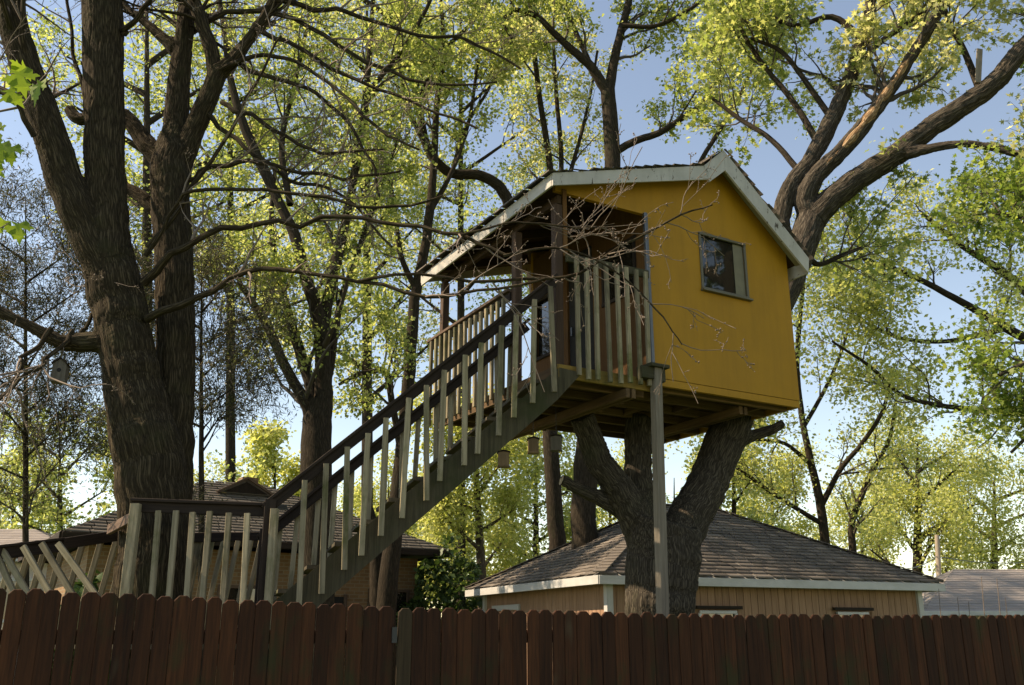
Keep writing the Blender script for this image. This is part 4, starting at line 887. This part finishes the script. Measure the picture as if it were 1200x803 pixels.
plain_tree('shade_tree', 'many-stemmed green tree rising behind the staircase', [
    limb([(371, 900, 62), (371, 760, 52), (371, 640, 46), (371, 560, 43), (371, 500, 40), (374, 470, 36)], Y3),
    limb([(364, 500, 18), (359, 475, 16), (335, 431, 14), (312, 379, 12), (296, 355, 10), (280, 330, 6)], Y3, Y3 - .6),
    limb([(366, 470, 18), (363, 447, 16), (347, 399, 14), (333, 351, 12), (325, 320, 10), (318, 260, 7), (322, 200, 5)], Y3, Y3 + .5),
    limb([(378, 480, 28), (379, 431, 22), (375, 379, 20), (359, 327, 16), (345, 276, 15), (328, 240, 13), (300, 180, 13), (283, 140, 12), (270, 90, 9), (262, 30, 7), (250, -40, 5)], Y3, Y3 - .4),
    limb([(378, 400, 17), (382, 365, 16), (393, 312, 15), (405, 260, 12), (418, 190, 11), (430, 100, 9), (436, 20, 6), (440, -60, 5)], Y3, Y3 + .3),
    limb([(380, 460, 12), (387, 431, 11), (399, 355, 9), (415, 312, 8), (427, 272, 7), (450, 210, 5), (470, 150, 4)], Y3, Y3 + .6),
    limb([(340, 240, 9), (330, 170, 8), (345, 100, 6), (360, 30, 5)], Y3 - .2, Y3 + .5),
    limb([(430, 110, 8), (470, 60, 6), (500, 10, 5), (520, -40, 4)], Y3, Y3 - .5),
], 371, Y3, M['bark_far'], n=(10, 5, 4), lens=((0.8, 2.2), (0.4, 1.0), (0.15, 0.4)), nleaf=20, ls=0.08, leaf=M['leaf_mid'], spread=0.095, t0=0.12)
plain_tree('shade_tree', 'slender green tree whose trunk passes behind the staircase', [
    limb([(452, 900, 34), (452, 720, 28), (460, 640, 24), (470, 540, 19), (478, 460, 17), (482, 400, 16), (488, 340, 14), (500, 280, 13), (508, 200, 10), (512, 120, 8), (520, 60, 6), (515, -20, 4)], 19),
    limb([(470, 530, 10), (463, 490, 9), (459, 471, 9), (452, 436, 8), (435, 436, 7), (419, 439, 6), (397, 451, 4)], 19, 18.4),
    limb([(488, 340, 9), (470, 300, 7), (462, 240, 6), (450, 180, 5)], 19, 18.6),
    limb([(503, 250, 8), (530, 200, 6), (550, 140, 5), (560, 70, 4)], 19, 19.6),
    limb([(500, 280, 12), (508, 200, 10), (512, 120, 8), (520, 60, 6), (515, -20, 4)], 19),
    limb([(508, 190, 7), (480, 130, 6), (468, 70, 5), (470, 0, 4)], 19, 18.5),
    limb([(440, 740, 22), (442, 680, 20), (440, 640, 18), (430, 590, 14)], 19.4)], 452, 19, M['bark_far'], fol=[1, 2, 3, 4, 5],
    n=(7, 5, 4), lens=((0.7, 1.7), (0.4, 0.9), (0.15, 0.4)), nleaf=18, ls=0.085, leaf=M['leaf_mid'], spread=0.095, t0=0.2)
plain_tree('shade_tree', 'tree with sinuous pale-green upper limb curling beside the porch eave', [
    limb([(657, 860, 32.8), (656, 760, 27.9), (655, 680, 24.6), (650, 600, 22.1), (645, 520, 20.5), (640, 420, 18.9), (620, 300, 17.2), (594, 232, 15.6)], 20),
    limb([(594, 232, 15.6), (582, 216, 14.8), (560, 205, 13.9), (530, 203, 13.1), (510, 188, 12.3), (498, 165, 11.5), (490, 122, 9.8), (478, 70, 9.0), (462, 30, 7.4), (435, 5, 6.6), (395, -12, 4.9)], 20, 19),
    limb([(640, 420, 10.7), (650, 300, 9.8), (645, 200, 9.0), (632, 110, 7.4), (622, 20, 5.7), (615, -50, 4.1)], 20.2, 20.5),
    limb([(648, 300, 7.4), (658, 200, 6.6), (652, 110, 5.7), (648, 40, 4.1)], 20.3, 21),
    limb([(650, 260, 6.6), (672, 190, 5.7), (690, 120, 4.1), (700, 60, 3.3)], 20.3, 20.8),
    limb([(488, 120, 6.6), (520, 60, 5.7), (560, 20, 4.9), (590, -30, 3.3)], 19.4, 19),
    limb([(530, 203, 5.7), (545, 150, 4.9), (575, 100, 4.1), (590, 50, 3.3)], 19.5, 20)], 655, 20, M['bark_far'], fol=[1, 2, 3, 4, 5, 6],
    n=(7, 5, 4), lens=((0.8, 2.0), (0.4, 1.0), (0.15, 0.4)), nleaf=18, ls=0.085, leaf=M['leaf_pale'], spread=0.095, t0=0.3)
plain_tree('shade_tree', 'dark-limbed green tree rising straight behind the treehouse roof', [
    limb([(690, 860, 45.9), (690, 740, 39.4), (686, 660, 36.1), (684, 600, 33.6), (690, 500, 29.5), (705, 350, 24.6), (717, 240, 22.1), (718, 195, 21.3), (715, 140, 20.5), (712, 100, 18.9)], 18),
    limb([(713, 110, 16.4), (700, 90, 13.9), (690, 75, 12.3), (672, 60, 10.7), (650, 40, 9.0), (630, 20, 7.4), (605, 12, 6.6), (590, 25, 4.9), (600, 45, 4.1)], 18, 17.5),
    limb([(713, 110, 14.8), (720, 70, 12.3), (728, 35, 10.7), (738, -5, 9.0), (745, -70, 6.6)], 18, 18.5),
    limb([(718, 180, 10.7), (745, 165, 9.8), (772, 156, 9.0), (800, 138, 7.4), (825, 118, 5.7), (845, 80, 4.1)], 18, 17.2),
    limb([(800, 250, 7.4), (818, 196, 6.6), (845, 150, 5.7), (868, 110, 4.9), (886, 72, 4.1), (915, 30, 3.3), (940, 0, 2.5)], 17.5, 16.5),
    limb([(690, 72, 7.4), (660, 0, 6.6), (650, -60, 4.9)], 18, 18.4),
    limb([(730, 30, 6.6), (770, 30, 5.7), (810, 10, 4.9), (850, -20, 3.3)], 18, 17.4)], 690, 18, M['bark_far'], fol=[1, 2, 3, 4, 5, 6],
    n=(10, 6, 4), lens=((0.7, 1.9), (0.35, 0.9), (0.15, 0.4)), nleaf=13, ls=0.09, leaf=M['leaf_mid'], spread=0.095, t0=0.2)
plain_tree('shade_tree', 'slim yellow-green tree with spreading boughs behind the garage roof', [
    limb([(970, 860, 18), (969, 740, 15), (968, 650, 13), (962, 595, 12), (951, 545, 10), (940, 490, 8), (934, 430, 7), (940, 350, 5), (948, 280, 4)], 22),
    limb([(963, 592, 8), (985, 550, 7), (1010, 520, 6), (1035, 480, 5), (1045, 430, 3.5)], 22, 21),
    limb([(1000, 760, 13), (1000, 660, 11), (998, 615, 9), (1010, 580, 8), (1022, 552, 7), (1042, 515, 5), (1050, 470, 4)], 22.5),
    limb([(960, 612, 7), (935, 597, 6), (915, 585, 5.5), (880, 560, 4.5), (858, 545, 3)], 22, 21.2),
    limb([(951, 545, 6), (920, 520, 5), (885, 515, 4), (860, 510, 3)], 22, 21),
    limb([(942, 500, 6), (970, 450, 5), (990, 400, 4), (1000, 350, 3)], 22, 22.6),
    limb([(936, 450, 5), (915, 400, 4), (920, 350, 3)], 22, 21.5),
    limb([(940, 490, 8), (934, 430, 7), (940, 350, 5), (948, 280, 4)], 22)], 970, 22, M['bark_far'], fol=[1, 2, 3, 4, 5, 6, 7],
    n=(9, 5, 4), lens=((0.8, 1.8), (0.4, 1.0), (0.15, 0.45)), nleaf=12, ls=0.08, leaf=M['leaf_yel'], spread=0.17, t0=0.15)
plain_tree('shade_tree', 'sunlit yellow tree arching in over the garage roof end', [
    limb([(1330, 900, 50), (1325, 740, 42), (1315, 600, 36), (1300, 480, 30)], 19),
    limb([(1302, 490, 20), (1240, 420, 15), (1180, 385, 12), (1120, 350, 9), (1060, 320, 7), (1000, 300, 4)], 19, 18.4),
    limb([(1300, 480, 18), (1250, 400, 14), (1190, 330, 11), (1130, 290, 8), (1080, 250, 5)], 19, 19.5),
    limb([(1290, 500, 14), (1220, 488, 10), (1150, 480, 8), (1100, 475, 6.5), (1055, 462, 5.5), (1020, 430, 4.5), (975, 400, 3)], 19, 17.5),
    limb([(1300, 470, 16), (1270, 380, 12), (1250, 290, 9), (1220, 220, 6)], 19, 20),
    limb([(1180, 385, 8), (1110, 400, 6), (1050, 395, 5), (1000, 370, 3)], 18.7, 18)], 1330, 19, M['bark_far'],
    n=(11, 6, 4), lens=((0.8, 2.2), (0.4, 1.0), (0.15, 0.4)), nleaf=13, ls=0.085, leaf=M['leaf_yel'], spread=0.14, t0=0.25)
plain_tree('shade_tree', 'fresh green maple hanging in over the far pale roof', [
    limb([(1420, 1000, 90), (1420, 740, 76), (1410, 550, 66), (1400, 400, 56), (1400, 300, 46)], 11),
    limb([(1400, 420, 24), (1330, 360, 18), (1270, 300, 13), (1215, 260, 9), (1170, 250, 6)], 11, 10.5),
    limb([(1405, 470, 22), (1330, 450, 16), (1270, 420, 12), (1220, 420, 9), (1170, 440, 5)], 11, 10.6),
    limb([(1405, 520, 18), (1340, 500, 13), (1280, 480, 9), (1220, 500, 6), (1185, 530, 4)], 11, 10.8),
    limb([(1400, 330, 24), (1340, 260, 18), (1290, 230, 13), (1240, 230, 9), (1200, 250, 5)], 11, 11.4),
    limb([(1400, 320, 26), (1370, 200, 20), (1320, 100, 14), (1250, 30, 8)], 11, 11.5)], 1420, 11, M['bark_mid'],
    n=(7, 5, 4), lens=((0.5, 1.2), (0.3, 0.8), (0.12, 0.35)), nleaf=12, ls=0.068, leaf=M['leaf_green2'], tmpl=MAPLE, spread=0.10, t0=0.4)
def auto_tree(name, label, px, Y, top_py, rad_px, leaf, barkm, w, n=(7, 4, 4), nleaf=8, ls=0.12, low=0.35, seed=0, nl=7, tmpl=KITE, group='trees behind the yards', lens=None, spread=0.2, lean=0):
    r_ = random.Random(seed); base = 740
    limbs_ = [limb([(px, base + 120, w * 1.3), (px, base, w), (px + lean * 0.5, base + (top_py - base) * 0.4, w * 0.75), (px + lean, base + (top_py - base) * 0.75, w * 0.4), (px + lean * 1.2, top_py, w * 0.12)], Y)]
    for i in range(nl):
        t = low + (0.85 - low) * i / (nl - 1); y0 = base + (top_py - base) * t; a = (-1) ** i * r_.uniform(0.35, 1.0); dy = r_.uniform(0.25, 0.6) * rad_px
        x0 = px + lean * t
        limbs_.append(limb([(x0, y0, w * 0.4), (x0 + a * rad_px * 0.4, y0 - dy * 0.5, w * 0.25), (x0 + a * rad_px * 0.8, y0 - dy, w * 0.12)], Y, Y + r_.uniform(-1, 1) * rad_px * Y / FPX * 0.8))
    s = rad_px * Y / FPX
    lens = lens or ((0.3 * s, 0.6 * s), (0.18 * s, 0.35 * s), (0.1 * s, 0.2 * s))
    return plain_tree(name, label, limbs_, px, Y, barkm, group, fol=list(range(len(limbs_))), n=n, lens=lens, nleaf=nleaf, ls=ls, leaf=leaf, tmpl=tmpl, spread=spread, t0=0.3)
auto_tree('shade_tree', 'rounded pale yellow-green tree standing behind the utility pole', 1075, 42, 520, 95, M['leaf_yel'], M['bark_far'], 16, n=(8, 5, 5), nleaf=10, ls=0.13, seed=3, spread=0.3, low=0.15, nl=9)
auto_tree('shade_tree', 'pale yellow-green tree above the far pale roof at its ridge', 1165, 46, 560, 80, M['leaf_yel'], M['bark_far'], 14, n=(8, 5, 5), nleaf=10, ls=0.13, seed=4, spread=0.3, low=0.15, nl=9)
auto_tree('shade_tree', 'bright yellow-green young tree between staircase and garage roof', 567, 24, 470, 75, M['leaf_yel'], M['bark_pale'], 15, n=(8, 5, 4), nleaf=10, ls=0.10, seed=5, low=0.1, nl=10, lean=-10)
auto_tree('shade_tree', 'yellow-green tree filling the gap under the treehouse deck', 628, 30, 520, 70, M['leaf_yel'], M['bark_far'], 12, n=(8, 5, 4), nleaf=10, ls=0.11, seed=6, low=0.1, nl=9)
auto_tree('shade_tree', 'small sunlit yellow tree behind the brick house ridge', 322, 36, 520, 55, M['leaf_yel'], M['bark_far'], 10, nleaf=12, ls=0.17, seed=7, low=0.1, nl=8)
auto_tree('shade_tree', 'yellow-green tree seen between trunk fork and garage ridge', 860, 30, 470, 60, M['leaf_yel'], M['bark_far'], 10, nleaf=7, ls=0.14, seed=8, low=0.15, nl=8)
auto_tree('shade_tree', 'light green tree behind the pale bungalow roof', 70, 30, 500, 85, M['leaf_mid'], M['bark_far'], 12, nleaf=7, ls=0.14, seed=9, low=0.15, nl=8)
auto_tree('shade_tree', 'tall green tree seen past the forked maple trunk', 172, 26, -40, 150, M['leaf_mid'], M['bark_far'], 22, n=(7, 5, 4), nleaf=10, ls=0.12, seed=10, low=0.5, nl=9)
auto_tree('shade_tree', 'tall pale green tree behind the many-stemmed tree', 430, 32, -30, 170, M['leaf_pale'], M['bark_far'], 18, n=(8, 5, 4), nleaf=10, ls=0.13, seed=12, low=0.35, nl=12)
auto_tree('shade_tree', 'tall green tree between forked maple and many-stemmed tree', 270, 28, -60, 160, M['leaf_mid'], M['bark_far'], 16, n=(7, 5, 4), nleaf=10, ls=0.12, seed=15, low=0.45, nl=11)
auto_tree('shade_tree', 'tall green tree behind the slender staircase tree', 540, 30, -60, 150, M['leaf_mid'], M['bark_far'], 14, n=(7, 5, 4), nleaf=10, ls=0.12, seed=16, low=0.4, nl=11)
auto_tree('juniper_tree', 'grey-green juniper behind the hanging grey birdhouse', 30, 14, 230, 110, M['needle'], M['bark_far'], 9, n=(9, 7, 5), nleaf=14, ls=0.08, seed=13, low=0.3, nl=12, tmpl=NEEDLE, spread=0.10, lens=((0.6, 1.5), (0.3, 0.8), (0.15, 0.35)), group='grey junipers')
auto_tree('juniper_tree', 'grey-green juniper showing between maple trunk and many-stemmed tree', 236, 13, 300, 62, M['needle'], M['bark_far'], 10, n=(8, 6, 5), nleaf=11, ls=0.08, seed=14, low=0.5, nl=9, tmpl=NEEDLE, spread=0.10, lens=((0.5, 1.2), (0.3, 0.7), (0.15, 0.35)), group='grey junipers')
# dark shrub beyond the fence
FAR = ('through the lower staircase balusters', 'beside the thick many-stemmed trunk', 'behind the big maple trunk and brick house', 'behind the pale bungalow wall', 'between treehouse deck and garage ridge', 'in the fork of the support tree', 'left of the slim tree behind garage', 'between the slim tree and utility pole', 'above the dark evergreen shrub')
for k, (px, top, rad, Y) in enumerate(((455, 560, 60, 40), (405, 590, 50, 44), (210, 560, 60, 42), (15, 560, 70, 40), (715, 540, 60, 42), (790, 560, 50, 45), (905, 540, 55, 40), (1010, 590, 60, 48), (530, 590, 50, 38))):
    auto_tree('shade_tree', 'low yellow-green far tree seen ' + FAR[k], px, Y, top, rad, M['leaf_yel'], M['bark_far'], 8, n=(7, 5, 4), nleaf=12, ls=0.12, seed=40 + k, low=0.05, nl=9, group='far row of low trees')
def shrub(px, py, Y, rx, rz_, label):
    loc = at(px, 740, Y); loc[2] = 0; n = 6000; d = RNG.normal(size=(n, 3)); d /= np.linalg.norm(d, axis=1, keepdims=True); d *= (0.5 + 0.5 * RNG.random((n, 1)) ** 0.4)
    lump = 1 + 0.25 * np.sin(d[:, 0:1] * 7 + 1) * np.cos(d[:, 2:3] * 6)
    top = at(px, py, Y)[2]; pos = loc + np.array([0, 0, top / 2]) + d * lump * np.array([rx, rx, top / 2])
    t = thing('shrub', loc, label, 'shrub'); o = link('leaves', leaves_mesh('leaves', pos, 0.12, KITE, loc), M['leaf_shrub'], t, Matrix.Translation(Vector(loc))); o['kind'] = 'stuff'
    sp_ = np.stack([np.stack([loc + np.array([math.cos(a) * 0.1, math.sin(a) * 0.1, 0]), loc + np.array([math.cos(a) * rx * 0.5, math.sin(a) * rx * 0.5, top * 0.7])]) for a in np.linspace(0, 6, 6)])
    link('stems', tube_mesh('stems', [(sp_, np.tile([[0.03, 0.012]], (6, 1)), 6)], loc), M['bark_far'], t, Matrix.Translation(Vector(loc)), True)
shrub(520, 640, 21, 0.95, 1, 'dark evergreen shrub beside the brick house corner')
shrub(95, 690, 11.5, 0.3, 1, 'low dark shrub behind the landing rails')

# ------------------------------------------------------------------ near maple spray at top left
bs = np.array([-2.6, 2.6, 0.0])
ms = thing('maple_sapling', bs, 'maple sapling spray with large backlit yellow-green lobed leaves', 'sapling')
trk = catmull([(-2.6, 2.6, 0), (-2.55, 2.65, 1.2), (-2.45, 2.6, 2.3), (-2.35, 2.6, 3.2)], 5)
arms_ = []
for (x, y) in ((30, 86), (10, 262), (2, 150), (-8, 172)):
    tip = at(x, y, 2.7); k0 = trk[-1] if y < 120 else trk[9 if y > 200 else 12]; mid = (tip + k0) / 2 + np.array([0, 0, 0.06]); arms_.append(catmull([k0, mid, tip], 6))
link('stem', tube_mesh('stem', [(trk[None], np.linspace(0.022, 0.007, len(trk))[None], 8)] + [(a[None], np.linspace(0.006, 0.002, len(a))[None], 6) for a in arms_], bs), M['twig'], ms, Matrix.Translation(Vector(bs)), True)
half_l = [(0, 0), (0.12, -0.04), (0.34, -0.14), (0.26, 0.0), (0.14, 0.10), (0.34, 0.14), (0.50, 0.06), (0.46, 0.20), (0.60, 0.22), (0.72, 0.36), (0.52, 0.36), (0.48, 0.50), (0.34, 0.36), (0.12, 0.26), (0.16, 0.52), (0.34, 0.62), (0.20, 0.68), (0.26, 0.84), (0.12, 0.82), (0.0, 1.15)]
outline = half_l + [(-x, y) for x, y in half_l[-2:0:-1]]
lm = bpy.data.meshes.new('leaf'); bm = bmesh.new(); vs = [bm.verts.new((x, y, 0.10 * abs(x) - 0.12 * y * y)) for x, y in outline]; bm.faces.new(vs); bmesh.ops.triangulate(bm, faces=bm.faces); bm.to_mesh(lm); bm.free(); lm.materials.append(M['leaf_near'])
for (x, y, s, rx, ry, rzz) in ((22, 84, 0.085, -75, 15, 200), (48, 96, 0.08, -80, -20, 165), (10, 105, 0.07, -70, 30, 220), (30, 78, 0.065, -50, 0, 140), (22, 262, 0.065, -80, 5, 190), (4, 258, 0.06, -60, 20, 150), (-6, 150, 0.075, -70, 0, 200), (2, 168, 0.08, -65, 10, 170), (14, 172, 0.065, -75, -10, 185), (-10, 190, 0.08, -70, 25, 160)):
    Mx = Matrix.Translation(Vector(at(x, y, 2.7 + random.uniform(-.05, .05)))) @ Matrix.Rotation(R(random.uniform(-25, 25)), 4, 'Z') @ Matrix.Rotation(R(90 + rx + 75), 4, 'X') @ Matrix.Rotation(R(ry), 4, 'Y') @ Matrix.Rotation(R(rzz), 4, 'Z') @ Matrix.Scale(s, 4)
    link('leaf', lm, None, ms, Mx)
bpy.context.view_layer.update()
# maple beyond the right edge of the view, the one mirrored in the gable window
plain_tree('shade_tree', 'green maple standing off to the right, mirrored in the gable window', [
    (lambda A: (A[:, :3], A[:, 3]))(catmull([(10.8, 7.1, 0, .38), (10.8, 7.1, 3, .32), (10.7, 7.2, 6, .26), (10.8, 7.3, 8.5, .16), (10.7, 7.3, 11.5, .06)], 4))] + [
    (lambda A: (A[:, :3], A[:, 3]))(catmull([(10.75, 7.2, z + 2, .10), (10.75 + dx * .5, 7.2 + dy * .5, z + 2.7, .07), (10.75 + dx, 7.2 + dy, z + 3.4, .03)], 4))
    for z, dx, dy in ((3.5, 1.6, -1.5), (3.8, -1.2, 1.6), (4.5, 1.0, 1.8), (4.8, -1.4, -1.4), (5.6, 1.6, .3), (6.0, -.6, 1.7), (6.6, .2, -1.8), (7.2, -1.2, .4))],
    1900, 7.2, M['bark_far'], n=(7, 5, 4), lens=((0.6, 1.5), (0.35, 0.9), (0.15, 0.4)), nleaf=9, ls=0.13, leaf=M['leaf_dark'], spread=0.14, t0=0.15)
# bare stems poking up behind the fence
db = at(1140, 740, 12.5); db[2] = 0
ds = thing('bare_shrub', db, 'leafless shrub of thin curved stems behind the fence near far house', 'shrub')
stm = []
for (x, y, k) in ((1100, 690, -20), (1122, 700, 15), (1150, 676, -12), (1168, 678, 18), (1178, 700, 10), (1135, 705, -25)):
    tp = at(x, y, 12.5); bt = at(x + k, 760, 12.5); bt[2] = 0.05; stm.append(catmull([bt, (bt + tp) / 2 + np.array([-k * 0.004, 0, 0]), tp], 5))
link('stem', tube_mesh('stem', [(a[None], np.linspace(0.012, 0.004, len(a))[None], 5) for a in stm], db), M['twig'], ds, Matrix.Translation(Vector(db)), True)
